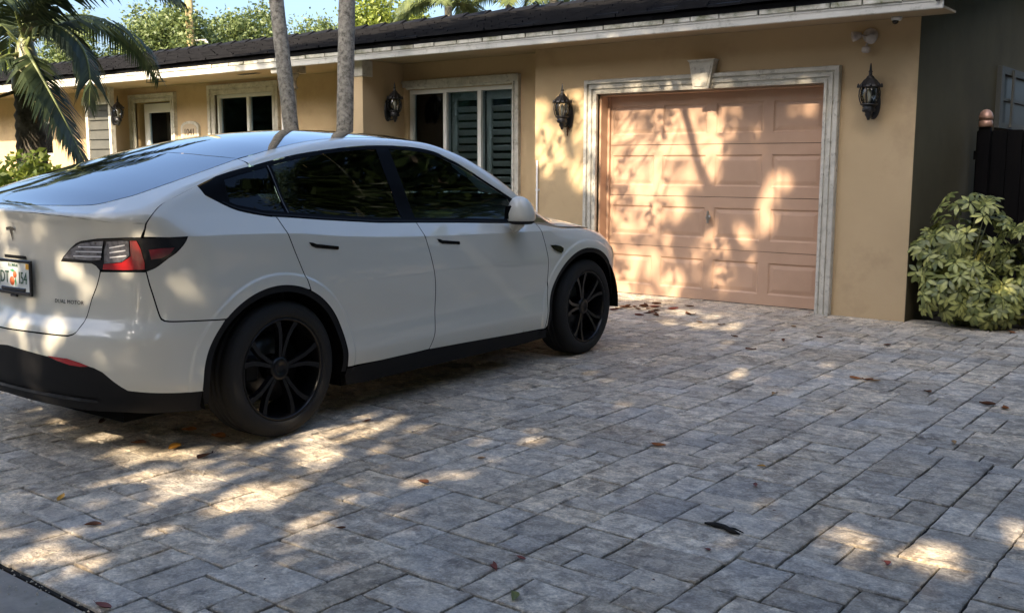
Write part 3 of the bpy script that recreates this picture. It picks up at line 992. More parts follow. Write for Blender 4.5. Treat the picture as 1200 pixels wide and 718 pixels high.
def patch(poly, d, sp=.03, off=0., holes=(), step=.018, extra=()):
    """panel of the body surface: boundary polygon of 3D points, laid on the surface along direction d"""
    d = np.array(d, float); d /= np.linalg.norm(d)
    ref = np.array([0, 0, 1.]) if abs(d[2]) < .9 else np.array([0, 1., 0])
    ex = np.cross(ref, d); ex /= np.linalg.norm(ex); ey = np.cross(d, ex)
    loops = [dens(poly, True, step)] + [dens(h, True, step) for h in holes]
    P2 = [np.array([[p @ ex, p @ ey] for p in L]) for L in loops]
    lo, hi = P2[0].min(0), P2[0].max(0)
    gx, gy = np.meshgrid(np.arange(lo[0], hi[0], sp), np.arange(lo[1], hi[1], sp), indexing='ij')
    gx = gx + (np.arange(gx.shape[1]) % 2)[None, :] * sp * .5
    G = np.stack([gx.ravel(), gy.ravel()], -1)
    ok = inside(P2[0], G)
    for h in P2[1:]: ok &= ~inside(h, G)
    G = G[ok]
    B = np.concatenate(P2)
    if len(G):
        dm = np.full(len(G), 9.)
        for q_ in B: dm = np.minimum(dm, (G[:, 0] - q_[0]) ** 2 + (G[:, 1] - q_[1]) ** 2)
        G = G[dm > (sp * .45) ** 2]
    if len(extra):
        X = np.array([[np.array(q_) @ ex, np.array(q_) @ ey] for q_ in extra])
        X = X[inside(P2[0], X)]
        for h in P2[1:]: X = X[~inside(h, X)]
        dm = np.full(len(X), 9.)
        for q_ in B: dm = np.minimum(dm, (X[:, 0] - q_[0]) ** 2 + (X[:, 1] - q_[1]) ** 2)
        X = X[dm > .006 ** 2]
        dm = np.full(len(G), 9.)
        for q_ in X: dm = np.minimum(dm, (G[:, 0] - q_[0]) ** 2 + (G[:, 1] - q_[1]) ** 2)
        G = np.concatenate([G[dm > (sp * .55) ** 2], X])
    V2 = np.concatenate([B, G])
    E = []; k = 0
    for L in P2:
        n = len(L); E += [(k + i, k + (i + 1) % n) for i in range(n)]; k += n
    rv, re, rf, *_ = delaunay_2d_cdt([Vector(p) for p in V2], E, [], 0, 1e-6)
    rv = np.array([tuple(p) for p in rv])
    tri = np.array([tuple(f) for f in rf if len(f) == 3])
    cen = rv[tri].mean(1)
    ok = inside(P2[0], cen)
    for h in P2[1:]: ok &= ~inside(h, cen)
    tri = tri[ok]
    base = rv[:, :1] * ex + rv[:, 1:2] * ey
    mid = np.mean([p @ d for p in loops[0]])
    hit, miss = cast(base + d * mid, np.tile(d, (len(base), 1)), -1.6, 1.2, 260)
    N = grad(hit)
    hit = hit + N * off
    # winding so that face normals agree with N
    fn_ = np.cross(hit[tri[:, 1]] - hit[tri[:, 0]], hit[tri[:, 2]] - hit[tri[:, 0]])
    flip = np.sum(fn_ * N[tri[:, 0]], 1) < 0
    tri[flip] = tri[flip][:, ::-1]
    return hit, N, tri
def merge(*ps):
    V = []; N = []; T = []; k = 0
    for v, n, t in ps:
        V.append(v); N.append(n); T.append(t + k); k += len(v)
    return np.concatenate(V), np.concatenate(N), np.concatenate(T)
def mir(p):
    v, n, t = p
    f = np.array([1, -1, 1.])
    return v * f, n * f, t[:, ::-1]
def carmesh(name, p, m):
    v, n, t = p
    # car local frame: x forward, y left  -> (u, -v, z) ; flips handedness
    v = np.stack([v[:, 0], -v[:, 1], v[:, 2]], -1); n = np.stack([n[:, 0], -n[:, 1], n[:, 2]], -1); t = t[:, ::-1]
    me = bpy.data.meshes.new(name)
    me.from_pydata(v.tolist(), [], t.tolist())
    me.polygons.foreach_set('use_smooth', [True] * len(t))
    me.normals_split_custom_set_from_vertices(n.tolist())
    me.materials.append(m)
    return me
def cpart(name, p, m, both=False, one=False, parent=None):
    """both: two objects (right and mirrored left); one: joined with its mirror"""
    if one: p = merge(p, mir(p))
    o = link(name, carmesh(name, p, m), parent or car)
    if both: link(name, carmesh(name, mir(p), m), car)
    return o
SD = (0, -1, 0)
def sv(L, v=None):
    P = np.array([(a, 1.4, c_) for a, c_ in L])
    h_, _ = cast(P, np.tile(np.array([0, -1., 0]), (len(P), 1)), 0, 1.2, 200)
    return [tuple(q) for q in h_]
def rv(L):
    """put points on the tail surface (cast forward)"""
    P = np.array([(-1.4, c_, z_) for a, c_, z_ in L])
    h_, _ = cast(P, np.tile(np.array([1., 0, 0]), (len(P), 1)), 0, 1.2, 200)
    return [tuple(h_[k]) if abs(L[k][1]) < .62 else tuple(L[k]) for k in range(len(L))]
def rvall(L):
    P = np.array([(-1.4, a, c_) for a, c_ in L])
    h_, _ = cast(P, np.tile(np.array([1., 0, 0]), (len(P), 1)), 0, 1.2, 200)
    return [tuple(q_) for q_ in h_]
def onsurf(L):
    """pull points that lie within 3 cm of the body onto it"""
    P = np.array(L, float)
    f0 = np.abs(BODYF(P)) < .03
    for _ in range(4):
        P[f0] = P[f0] - grad(P[f0]) * BODYF(P[f0])[:, None]
    return [tuple(q_) for q_ in P]
def cl(z0, z1, n=14):
    """centre line of the tail between two heights"""
    return rv([(-1, 0, z_) for z_ in np.linspace(z0, z1, n)[1:-1]])
def ell(c_, a0, a1, n=30, k=1.0):
    cx, cz, ax, az = c_
    return [(cx + ax * k * math.cos(R(a0 + (a1 - a0) * i / n)), cz + az * k * math.sin(R(a0 + (a1 - a0) * i / n))) for i in range(n + 1)]
RA = (-.04, .335, .465, .45)
FA = (2.845, .335, .49, .455)
def ell_at(c_, z, side):
    return c_[0] + side * c_[2] * math.sqrt(max(0, 1 - ((z - c_[1]) / c_[3]) ** 2))
def creases():
    """points along the arch flare edges and the shoulder crease"""
    L = []
    for c_ in (RA, FA):
        for k_ in (1.10, 1.125, 1.15): L += ell(c_, -20, 200, 190, k_)
    for u_ in np.arange(-.68, 3.0, .014):
        s_ = float(SHO(u_))
        for dz in (-.016, -.003, .003, .016): L.append((u_, s_ + dz))
    return sv(L)
G_ = .0032       # half panel gap
def sm2(L): return [tuple(q[:2]) for q in smooth([(a, c_, 0) for a, c_ in L])]
belt = [(-.365, 1.236), (-.321, 1.212), (-.21, 1.160), (-.052, 1.127), (.15, 1.110), (.329, 1.093), (.743, 1.060), (1.032, 1.048), (1.5, 1.028), (1.968, 1.004), (2.14, .999)]
def belt_z(u_): return float(np.interp(u_, [p[0] for p in belt], [p[1] for p in belt]))
dR = [(.012, belt_z(.012)), (.034, 1.051), (.068, .965), (.108, .876), (.140, .80), (.160, .744)]
dB = [(1.072, belt_z(1.07)), (1.098, .95), (1.131, .847), (1.157, .74), (1.170, .641), (1.170, .52), (1.162, .411), (1.142, .345), (1.116, .296)]
dF = [(2.262, .990), (2.283, .965), (2.331, .822), (2.352, .74), (2.357, .66), (2.350, .50), (2.336, .262)]
SILL = [(.44, .292), (1.1, .294), (1.8, .276), (2.345, .256)]
def sill_z(u_): return float(np.interp(u_, [p[0] for p in SILL], [p[1] for p in SILL]))
def shift(L, dx): return [(a + dx, c_) for a, c_ in L]
CR = creases()
# doors
bl = lambda a, b_: [(u_, belt_z(u_) - .004) for u_ in np.linspace(a, b_, 24)]
rearc = [p for p in ell(RA, 64, -4, 30)]
poly = bl(.012 + G_, 1.072 - G_) + shift(sm2(dB), -G_)[1:] + [(1.0, sill_z(1.0)), (.7, sill_z(.7)), (.4275, .300)] + [p for p in reversed(rearc) if p[0] > .163 and p[1] > .305] + shift(sm2(dR), G_)[::-1][:-1]
cpart('rear_door', patch(sv(poly), SD, .018, extra=CR), m_paint, True)
poly = bl(1.072 + G_, 2.14) + [(2.20, .998), (2.262 - G_, .990)] + shift(sm2(dF), -G_)[1:] + [(2.0, sill_z(2.0)), (1.5, sill_z(1.5)), (1.13, sill_z(1.13))] + shift(sm2(dB), G_)[::-1][:-1]
cpart('front_door', patch(sv(poly), SD, .022, extra=CR), m_paint, True)
# fender
fa = [p for p in ell(FA, 190, -8, 60)]
poly = [(2.275 + G_, .984)] + [(2.40, .965), (2.60, .938), (2.80, .930), (3.0, .918), (3.15, .875), (3.25, .80), (3.30, .70), (3.32, .60)] + [(ell_at(FA, .52, 1), .52)] + [p for p in reversed(fa) if p[1] > .53] + [p for p in reversed(fa) if p[1] <= .53 and p[0] < 2.6 and p[1] > .27] + [(2.336 + G_, .26)] + shift(sm2(dF), G_)[::-1][:-3]
cpart('fender', patch(sv(poly), SD, .016, extra=CR), m_paint, True)
# hood (one panel, mirrored)
hr = [(2.33, .858), (2.40, .868), (2.60, .874), (2.80, .862), (3.0, .820), (3.15, .775), (3.28, .70), (3.38, .58), (3.45, .42), (3.49, .25), (3.50, 0)]
hb = [(2.705, 0), (2.66, .25), (2.55, .48), (2.42, .66), (2.34, .76)]
right = [(a, c_, 1.2) for a, c_ in hr]
rear = [(a, c_, 1.2) for a, c_ in hb]
poly = rear + right
pm = [(a, -c_, z_) for a, c_, z_ in reversed(poly)]
full = poly[1:-1]
full = [(2.705, 0, 1.2)] + rear[1:] + right[:-1] + [(3.50, 0, 1.2)] + [(a, -c_, z_) for a, c_, z_ in reversed(right[:-1])] + [(a, -c_, z_) for a, c_, z_ in reversed(rear[1:])]
cpart('hood', patch(full, (0, 0, -1), .04), m_paint)
cowl = [(2.705, 0, 1.2)] + rear[1:] + [(2.28, .80, 1.2), (2.36, .66, 1.2), (2.49, .48, 1.2), (2.60, .25, 1.2), (2.64, 0, 1.2)]
cpart('cowl', patch(cowl, (0, 0, -1), .04, -.006), m_black, one=True)
# nose
fc = (-.75, -.66, 0)
nose = [(3.51, 0, .86), (3.50, .25, .86), (3.46, .42, .86), (3.39, .59, .85), (3.30, .70, .82), (3.31, .80, .70), (3.325, .9, .60), (3.32, .9, .525), (3.33, .9, .40), (3.31, .9, .30), (3.45, .7, .30), (3.62, .4, .30), (3.66, 0, .30)]
cpart('front_bumper', patch(nose, fc, .04), m_paint, one=True)
nlow = [(3.66, 0, .296), (3.62, .4, .296), (3.45, .7, .296), (3.31, .9, .296), (3.28, .9, .22), (3.45, .6, .20), (3.58, 0, .20)]
cpart('front_splitter', patch(nlow, fc, .04), m_black, one=True)
hl = [(3.36, .80, .76), (3.47, .68, .745), (3.56, .55, .72), (3.58, .52, .69), (3.50, .66, .68), (3.40, .80, .70)]
cpart('headlight', patch(hl, fc, .03, .004), m_clear, True)
# quarter panel (behind the rear door, up to the window and the liftgate gap)
CD = (.45, -.89, 0)
gapu = [(-.690, .811, 1.051), (-.685, .822, 1.09), (-.680, .826, 1.113), (-.648, .833, 1.154), (-.594, .822, 1.190), (-.518, .813, 1.219), (-.451, .805, 1.245), (-.387, .797, 1.268)]
gapd = [(-.681, .805, .896), (-.675, .815, .84), (-.667, .826, .792), (-.653, .850, .695), (-.645, .862, .676), (-.625, .88, .668), (-.534, .924, .663), (-.408, .964, .656), (-.372, .966, .654)]
lamp_low = [(-.532, .909, 1.047), (-.545, .905, 1.025), (-.556, .901, 1.009), (-.580, .888, .980), (-.609, .870, .957), (-.644, .843, .923), (-.662, .826, .909), (-.681, .806, .899)]
lamp_top = [(-.690, .811, 1.049), (-.60, .87, 1.049), (-.532, .909, 1.049)]
gapu, gapd, lamp_low, lamp_top = map(onsurf, (gapu, gapd, lamp_low, lamp_top))
def sh3(L, du=0, dz=0): return [(a + du, c_, z_ + dz) for a, c_, z_ in L]
arcq = sv([p for p in ell(RA, 64.5, 141, 40) if p[0] < .15 and p[1] > .660])
poly = sv([(.155, .748)]) + arcq + sh3(smooth(gapd), G_, G_)[::-1] + sh3(smooth(lamp_low)[::-1], .003, -.003)[:-1] + [(-.528, .912, 1.052)] + sh3(lamp_top[::-1], 0, .004)[1:-1] + sh3(smooth(gapu), G_, G_) + sv([(a, c_ - .004) for a, c_ in sm2([p for p in belt if p[0] < 0] + [(.012 - G_, belt_z(.012))])]) + sv([(a - G_, c_) for a, c_ in sm2(dR)[1:]])
cpart('quarter_panel', patch(poly, CD, .016, extra=CR), m_paint, True)
# rear bumper, painted upper and black lower
gate_low = [(-.913, 0, .588), (-.905, .226, .591), (-.879, .424, .592), (-.866, .470, .596), (-.855, .500, .612), (-.823, .520, .657), (-.806, .532, .71), (-.794, .546, .763), (-.784, .569, .815), (-.775, .596, .892)]
blk = [(-.917, 0, .508), (-.904, .288, .488), (-.88, .43, .478), (-.852, .557, .463), (-.839, .602, .454), (-.824, .645, .437), (-.802, .696, .396), (-.785, .73, .372), (-.769, .754, .356), (-.70, .83, .345), (-.60, .91, .335), (-.50, .945, .332)]
BD = (.72, -.69, 0)
arcb = sv([p for p in ell(RA, 140, 186, 26) if .335 < p[1] < .652])
poly = rv(sh3(smooth(gate_low), 0, -.004)) + [(-.734, .714, .891), (-.684, .803, .892)] + sh3(smooth(gapd), -G_, -G_) + arcb + sv([(ell_at(RA, .335, -1), .334)]) + rv(blk[::-1]) + cl(.508, .584)
cpart('rear_bumper', patch(poly, BD, .018, extra=CR), m_paint, one=True)
low = rv(sh3(blk, 0, -.002)) + sv([(ell_at(RA, .328, -1), .328), (-.505, .26), (-.49, .235)]) + [(-.62, .84, .238), (-.754, .70, .238), ] + rv([(-.80, .45, .222), (-.826, .12, .218), (-.828, 0, .218)]) + cl(.218, .506)
lowp = cpart('rear_valance', patch(low, BD, .03), m_black, one=True)
ridge = [(-.90, 0, .305), (-.875, .35, .305), (-.81, .58, .30), (-.81, .58, .285), (-.87, .35, .287), (-.893, 0, .287)]
cpart('diffuser_strip', patch(rv(ridge), BD, .03, .008), m_gloss, one=True)
rf = [(-.900, .325, .490), (-.878, .455, .488), (-.862, .53, .474), (-.846, .580, .461), (-.862, .53, .455), (-.874, .466, .458), (-.890, .39, .472)]
cpart('reflector', patch(rv(rf), BD, .03, .004), m_red, True)
# liftgate: rear face, deck lip and the frame up beside the glass
RD = (1, 0, 0)
lampin = [(.590, .895), (.572, .915), (.548, .926), (.463, .927), (.362, .927), (.380, .948), (.430, .990), (.470, 1.016), (.504, 1.028), (.60, 1.042), (.669, 1.046), (.74, 1.050), (.803, 1.0515)]
liptop = [(gapu[1][1] - .004, 1.09), (gapu[2][1] - .0045, 1.1125), (.78, 1.1135), (.74, 1.1145), (.70, 1.1155), (.6, 1.1245), (.5, 1.1345), (.36, 1.1440), (.18, 1.1518)]
gr = [(p[1], p[2] + G_) for p in smooth(gate_low)[1:]]
gr = [(a - G_ if a > .5 else a, c_) for a, c_ in gr]
half = gr[:-1] + lampin + liptop
poly = [(-.9, 0, .5915)] + [(-.9, a, c_) for a, c_ in half] + [(-.9, 0, 1.1540)] + [(-.9, -a, c_) for a, c_ in reversed(half)]
pg = patch(poly, RD, .025)
lip3 = [(-.8885, 0, 1.154)] + rvall(liptop[1:][::-1])
lip3 = [lip3[0]] + [q_ for q_ in lip3[1:]]
glassR = [(-.810, 0, 1.178), (-.785, .229, 1.181), (-.743, .447, 1.185), (-.705, .526, 1.196), (-.649, .585, 1.217), (-.591, .630, 1.236), (-.435, .669, 1.288), (-.24, .672, 1.346), (-.025, .655, 1.405)]
DD = (.5, -.42, -.76)
poly = lip3 + [(a - .0055, c_ - .002, z_ - .001) for a, c_, z_ in smooth(gapu[2:])[1:]] + [(-.251, .772, 1.316), (-.15, .768, 1.343), (-.040, .764, 1.364), (-.028, .70, 1.392), (-.027, .658, 1.406)] + smooth(glassR)[::-1]
pdk = patch(poly, DD, .025)
cpart('liftgate', merge(pg, pdk, mir(pdk)), m_paint)
seam = [(-.917, 0, .916), (-.84, .15, .916), (-.84, .355, .918), (-.84, .355, .922), (-.84, .15, .921), (-.917, 0, .921)]
cpart('liftgate_handle', patch([(-.86, 0, .925), (-.86, .10, .925), (-.86, .10, .94), (-.86, 0, .94)], RD, .02, .003), m_black, one=True)
# glass
def mirpoly(L):  # L from centre outward and back to centre, first and last on v=0
    return L + [(a, -c_, z_) for a, c_, z_ in reversed(L[1:-1])]
TD = (.25, 0, -.97)
ins = [(a + .004, max(0, c_ - .004), z_) for a, c_, z_ in smooth(glassR)]
ins[0] = (ins[0][0], 0, ins[0][2])
poly = mirpoly(ins + [(-.05, .56, 1.41), (-.078, .461, 1.427), (-.10, .25, 1.44), (-.105, 0, 1.45)])
cpart('rear_window', patch(poly, TD, .04, .001), m_roofg)
re_ = [(-.098, 0, 1.45), (-.093, .25, 1.44), (-.070, .461, 1.427), (-.02, .645, 1.405), (.10, .645, 1.43), (.221, .637, 1.461), (.494, .607, 1.509), (.698, .594, 1.531), (1.0, .590, 1.53), (1.35, .588, 1.52), (1.62, .585, 1.49), (1.64, .45, 1.5), (1.655, .25, 1.52), (1.66, 0, 1.53)]
cpart('roof_glass', patch(mirpoly(re_), TD, .05, .001), m_roofg)
ws = [(1.668, 0, 1.5), (1.663, .25, 1.5), (1.648, .45, 1.5), (1.63, .585, 1.5), (1.75, .60, 1.46), (2.0, .655, 1.33), (2.2, .715, 1.2), (2.30, .745, 1.15), (2.36, .66, 1.2), (2.49, .48, 1.2), (2.60, .25, 1.2), (2.635, 0, 1.2)]
cpart('windshield', patch(mirpoly(ws), (-.4, 0, -.9), .05, .001), m_front)
# cant rail and A pillar
dlo_up = [(-.387, .797, 1.268), (-.30, .783, 1.301), (-.251, .771, 1.319), (-.15, .768, 1.343), (-.035, .764, 1.366), (.338, .729, 1.435), (.72, .699, 1.476), (.964, .686, 1.489), (1.243, .683, 1.485), (1.444, .692, 1.461), (1.56, .705, 1.42), (1.684, .725, 1.374), (1.922, .772, 1.254), (2.127, .808, 1.148), (2.30, .842, 1.045)]
dlo_up = onsurf(dlo_up)
up_s = smooth(dlo_up)
rail_low = [(-.0335, .7636, 1.3663)] + [p for p in up_s if p[0] > -.03]
rail_up = [(-.022, .658, 1.406), (.10, .650, 1.43), (.221, .642, 1.461), (.494, .612, 1.509), (.698, .599, 1.531), (1.0, .595, 1.53), (1.35, .593, 1.52), (1.63, .590, 1.49), (1.75, .606, 1.46), (2.0, .661, 1.33), (2.2, .721, 1.2), (2.30, .752, 1.15), (2.335, .78, 1.09)]
poly = smooth(rail_up) + [(2.325, .845, 1.03)] + [tuple(p) for p in rail_low[::-1]] + [(-.0235, .70, 1.392)]
cpart('cant_rail', patch(poly, (0, -.62, -.78), .025), m_paint, True)
# daylight opening: black frame and three panes
def dlo_zu(u_):
    return float(np.interp(u_, [p[0] for p in up_s], [p[2] for p in up_s]))
outer = [(p[0], p[2] - .003) for p in up_s if p[0] < 2.135] + [(2.262, .995), (2.14, belt_z(2.14))] + [(u_, belt_z(u_)) for u_ in np.linspace(2.10, -.365, 60)]
def pane(u0, u1, u0b, u1b, mt=.022, mb=.026):
    top = [(u_, dlo_zu(u_) - mt) for u_ in np.linspace(u0, u1, 24)]
    bot = [(u_, belt_z(u_) + mb) for u_ in np.linspace(u1b, u0b, 24)]
    return top + bot
p1_ = pane(-.23, .055, -.235, .088)
p1_ = [q for q in p1_ if True]
p2_ = pane(.085, .93, .118, .965)
p3_ = pane(1.045, 2.06, 1.085, 2.10)
p3_ = [q for q in p3_]
cpart('window_frame', patch(sv(outer), SD, .04, -.001, [sv(p1_), sv(p2_), sv(p3_)]), m_wframe, True)
cpart('quarter_window', patch(sv(p1_), SD, .04, -.004), m_tint, True)
cpart('rear_side_window', patch(sv(p2_), SD, .05, -.004), m_tint, True)
cpart('front_side_window', patch(sv(p3_), SD, .05, -.004), m_front, True)
strip = [(u_, belt_z(u_) + .010) for u_ in np.linspace(-.28, 2.12, 60)] + [(u_, belt_z(u_) + .003) for u_ in np.linspace(2.12, -.28, 60)]
cpart('belt_moulding', patch(sv(strip), SD, .05, .003), m_black, True)
div = [(.058, dlo_zu(.07) - .02), (.064, dlo_zu(.07) - .02), (.104, belt_z(.1) + .02), (.098, belt_z(.1) + .02)]
cpart('window_divider', patch(sv(div), SD, .05, .003), mat('satin_trim', (.10, .10, .11), .4), True)
# rocker and arch mouldings
poly = [(.425, .290)] + [(u_, sill_z(u_) - .004) for u_ in np.linspace(.44, 2.345, 20)] + [(2.365, .255), (2.385, .19), (2.2, .175), (1.4, .178), (.6, .178), (.45, .19), (.418, .25)]
cpart('rocker', patch(sv(poly), SD, .04), m_black, True)
def ring(c_, a0, a1, k0=.995, k1=.925):
    L = ell(c_, a0, a1, 50, k0); M_ = ell(c_, a0, a1, 50, k1)
    return L + M_[::-1]
for c_, a0, a1, q_ in ((RA, 190, -8, 0), (FA, 192, -2, 0)):
    cpart('arch_moulding', patch(sv(ring(c_, a0, a1)), SD, .04, -.004), m_black, True)
# dark shell beneath the panels, floor and wheel houses
sh = [(-.62, .30), (-.62, 1.0), (-.33, 1.2), (-.05, 1.1), (1.0, 1.03), (2.2, .985), (2.5, .94), (3.0, .90), (3.2, .78), (3.28, .5), (3.28, .28)] + ell(FA, -5, 185, 40, 1.005) + [(2.3, .23), (.5, .23)] + ell(RA, -10, 188, 40, 1.005)
cpart('inner_shell', patch(sv(sh), SD, .06, -.014), m_gap, True)
sh2 = [(-.9, 0, .24), (-.9, 0, 1.14), (-.85, .4, 1.12), (-.75, .7, 1.09), (-.69, .82, 1.08), (-.60, .88, 1.0), (-.55, .9, .7), (-.56, .92, .35), (-.6, .88, .25)]
cpart('inner_shell', patch(sh2, BD, .06, -.014), m_gap, one=True)
b = MB(); b.box(-.70, 3.4, -.60, .60, .17, .30); b.box(.46, 2.33, -.86, .86, .175, .31); b.box(.30, 2.3, -.80, .80, .312, .50)
b.build('underbody', m_gap, car)
for c_ in (RA, FA):
    for s_ in (-1, 1):
        b = MB(); L = ell(c_, -4 if c_ is FA else -10, 192, 28, .995); V = []
        for vv in (.94, .62): V += [(p[0], -s_ * vv, p[1]) for p in L]
        n = len(L)
        b.add(V, [(i, i + 1, i + 1 + n, i + n) for i in range(n - 1)], True)
        b.add([(p[0], -s_ * .61, p[1]) for p in L], [tuple(range(n))])
        b.build('wheel_house', m_gap, car)
# cabin: dashboard, seats, headliner
m_cab = mat('dark_interior', (.02, .02, .022), .7, .3)
b = MB(); b.box(1.95, 2.45, -.75, .75, .78, .97, .05); b.build('dashboard', m_cab, car)
b = MB(); b.box(-.5, .25, -.70, .70, .5, .95, .04); b.build('parcel_shelf', m_cab, car)
for s_ in (-1, 1):
    b = MB(); b.box(.95, 1.45, s_ * .38 - .25, s_ * .38 + .25, .42, .62, .05)
    V = []
    for du, z_, hw in ((.98, .58, .25), (.80, 1.12, .22), (.79, 1.20, .12), (.76, 1.36, .12)):
        for dd in (0, .12):
            for sg in (-1, 1): V.append((du - dd + .06, s_ * .38 + sg * hw, z_))
    F = []
    for r_ in range(3):
        o_ = r_ * 4
        F += [(o_, o_ + 1, o_ + 5, o_ + 4), (o_ + 3, o_ + 2, o_ + 6, o_ + 7), (o_ + 2, o_, o_ + 4, o_ + 6), (o_ + 1, o_ + 3, o_ + 7, o_ + 5)]
    F.append((12, 13, 15, 14)); b.add(V, F)
    b.build('front_seat', m_cab, car)
b = MB(); b.box(.0, .14, -.60, .60, .6, 1.16, .05); b.box(.12, .55, -.62, .62, .45, .60, .04); b.build('rear_seat', m_cab, car)
b = MB(); b.tube([(1.86 + .05 * math.cos(t), .38 + .18 * math.cos(t), .93 + .17 * math.sin(t)) for t in np.linspace(0, 2 * math.pi, 25)], .014, 8); b.build('steering_wheel', m_cab, car)
# tail lamps
LD = (.72, -.69, 0)
lo_in = [(-.828, .362, .929), (-.826, .380, .950), (-.820, .430, .988), (-.813, .47, 1.013), (-.808, .504, 1.025), (-.785, .59, 1.038), (-.761, .669, 1.042), (-.73, .74, 1.046), (-.693, .808, 1.0475), (-.60, .87, 1.0475), (-.532, .909, 1.0465)]
lo_bt = [(-.681, .806, .901), (-.734, .714, .897), (-.775, .598, .897), (-.782, .572, .917), (-.790, .548, .928), (-.810, .463, .929)]
poly = lo_in + [tuple(p) for p in smooth(lamp_low)][1:-1] + lo_bt
lampb = cpart('tail_lamp', patch(poly, LD, .025, .0015), m_gloss, False)
lampb2 = link('tail_lamp', carmesh('tail_lamp', mir(patch(poly, LD, .025, .0015)), m_gloss), car)
def lampbits(par, f):
    def lp(name, L, m, off=.006): 
        q_ = patch(L, LD, .02, off, step=.012)
        link(name, carmesh(name, f(q_), m), par)
    lp('reverse_lens', [(-.824, .385, .945), (-.818, .440, .988), (-.808, .504, 1.017), (-.785, .59, 1.030), (-.772, .632, 1.032), (-.776, .606, .945), (-.79, .555, .94), (-.81, .46, .943)], m_clear)
    for k in range(3):
        z_ = .955 + k * .022
        lp('lens_rib', [(-.81, .45 + k * .02, z_), (-.775, .615 + k * .005, z_ + .002), (-.775, .615 + k * .005, z_ + .008), (-.81, .45 + k * .02, z_ + .005)], m_white_l, .008)
    lp('indicator_lens', [(-.766, .648, 1.031), (-.735, .725, 1.036), (-.722, .752, 1.034), (-.722, .750, 1.010), (-.722, .750, .970), (-.735, .715, .940), (-.768, .622, .928), (-.768, .63, .99)], m_clear)
    for k in range(3):
        lp('lens_rib', [(-.762, .66, .955 + k * .022), (-.725, .735 - k * .003, .965 + k * .024), (-.725, .735 - k * .003, .971 + k * .024), (-.762, .66, .960 + k * .022)], m_white_l, .008)
    lp('brake_lens', [(-.722, .760, 1.036), (-.705, .785, 1.036), (-.695, .795, 1.00), (-.683, .803, .935), (-.684, .803, .906), (-.734, .714, .902), (-.770, .612, .902), (-.768, .618, .926), (-.737, .712, .936), (-.719, .755, .965), (-.719, .755, 1.00)], m_red, .0065)
    lp('marker_lens', [(-.672, .822, .995), (-.63, .858, 1.001), (-.584, .888, 1.004), (-.60, .876, .975), (-.630, .855, .957), (-.665, .826, .950)], m_red_d, .005)
m_white_l = mat('lens_white', (.75, .75, .78), .2, .5, coat=1)
m_red_d = mat('lamp_red_dark', (.10, .004, .006), .12, .6, coat=1)
lampbits(lampb, lambda q_: q_)
lampbits(lampb2, mir)
# door handles, repeaters
for u0, z0, dz in ((.172, .985, -.034), (1.195, .945, -.028)):
    L = [(u0, z0), (u0 + .028, z0 - .004), (u0 + .05, z0 - .012), (u0 + .21, z0 + dz), (u0 + .213, z0 + dz - .012), (u0 + .205, z0 + dz - .018), (u0 + .045, z0 - .032), (u0 + .015, z0 - .020)]
    cpart('door_handle', patch(sv(L), SD, .02, .003), m_gloss, True)
L = [(2.372, .836), (2.435, .834), (2.50, .822), (2.532, .806), (2.528, .785), (2.500, .772), (2.45, .788), (2.40, .812)]
cpart('side_repeater', patch(sv(L), SD, .02, .008), m_gloss, True)
# emblem, badge, plate
T = [(-.041, 1.071), (-.03, 1.076), (0, 1.079), (.03, 1.076), (.041, 1.071), (.037, 1.058), (.022, 1.064), (.011, 1.066), (0, 1.004), (-.011, 1.066), (-.022, 1.064), (-.037, 1.058)]
cpart('emblem', patch([(-.9, a, c_) for a, c_ in T], RD, .01, .004, step=.006), m_gloss)
tm = text_mesh('DUAL MOTOR', .031, m_gloss, 0)
pts = np.zeros(len(tm.vertices) * 3); tm.vertices.foreach_get('co', pts); pts = pts.reshape(-1, 3)
src = np.stack([np.full(len(pts), -1.2), .408 + pts[:, 0] * .92, .741 + pts[:, 1] * .8], -1)
hit, _ = cast(src, np.tile(np.array([1., 0, 0]), (len(src), 1)), 0, 1.0, 200)
hit = hit + grad(hit) * .003
hit = np.stack([hit[:, 0], -hit[:, 1], hit[:, 2]], -1)
tm.vertices.foreach_set('co', hit.ravel()); tm.update()
link('badge', tm, car)
pl = empty('license_plate', (-.862, 0, .836), 0, car)
me_ = MB()
b = MB()
for x0, x1, z0, z1 in ((-.168, -.150, -.085, .085), (.150, .168, -.085, .085), (-.150, .150, .070, .085), (-.150, .150, -.085, -.066)): b.box(-.012, .0, x0, x1, z0, z1, .003)
b.box(-.0125, -.002, -.11, .11, -.066, -.050, .003); b.box(-.011, .0, -.03, .03, -.097, -.085, .003)
bpy.data.objects.remove(pl)
plate = b.build('license_plate', m_gloss, car); plate.location = (-.862, 0, .836); plate.rotation_euler = (0, R(1.5), 0)
b = MB(); b.box(-.006, -.001, -.151, .151, -.068, .072); b.build('plate_blank', mat('plate_white', (.72, .76, .74), .4), plate)
def lett(txt, size, y, z, m, x=-.0078, sx=1):
    t = text_mesh(txt, size, m, .0005)
    o = link('lettering', t, plate); o.location = (x, y, z); o.rotation_euler = (R(90), 0, R(-90)); o.scale = (sx, 1, 1)
m_ink = mat('plate_ink', (.02, .10, .06), .5)
lett('JDT', .082, .088, -.005, m_ink, sx=.75); lett('I54', .082, -.088, -.005, m_ink, sx=.75); lett('FLORIDA', .022, 0, .056, m_ink)
m_or = mat('plate_orange', (.75, .16, .05), .5); m_gr = mat('plate_green', (.06, .30, .14), .5)
b = MB(); b.lathe([(.0, .0065), (.022, .0068), (.022, .0072), (0.0, .0075)], (-.014, .012, -.02), 16, 'X', cap=False)
b.lathe([(.0, .0065), (.017, .0068), (.017, .0072), (0.0, .0075)], (-.014, -.014, .012), 16, 'X', cap=False); b.build('orange_fruit', m_or, plate)
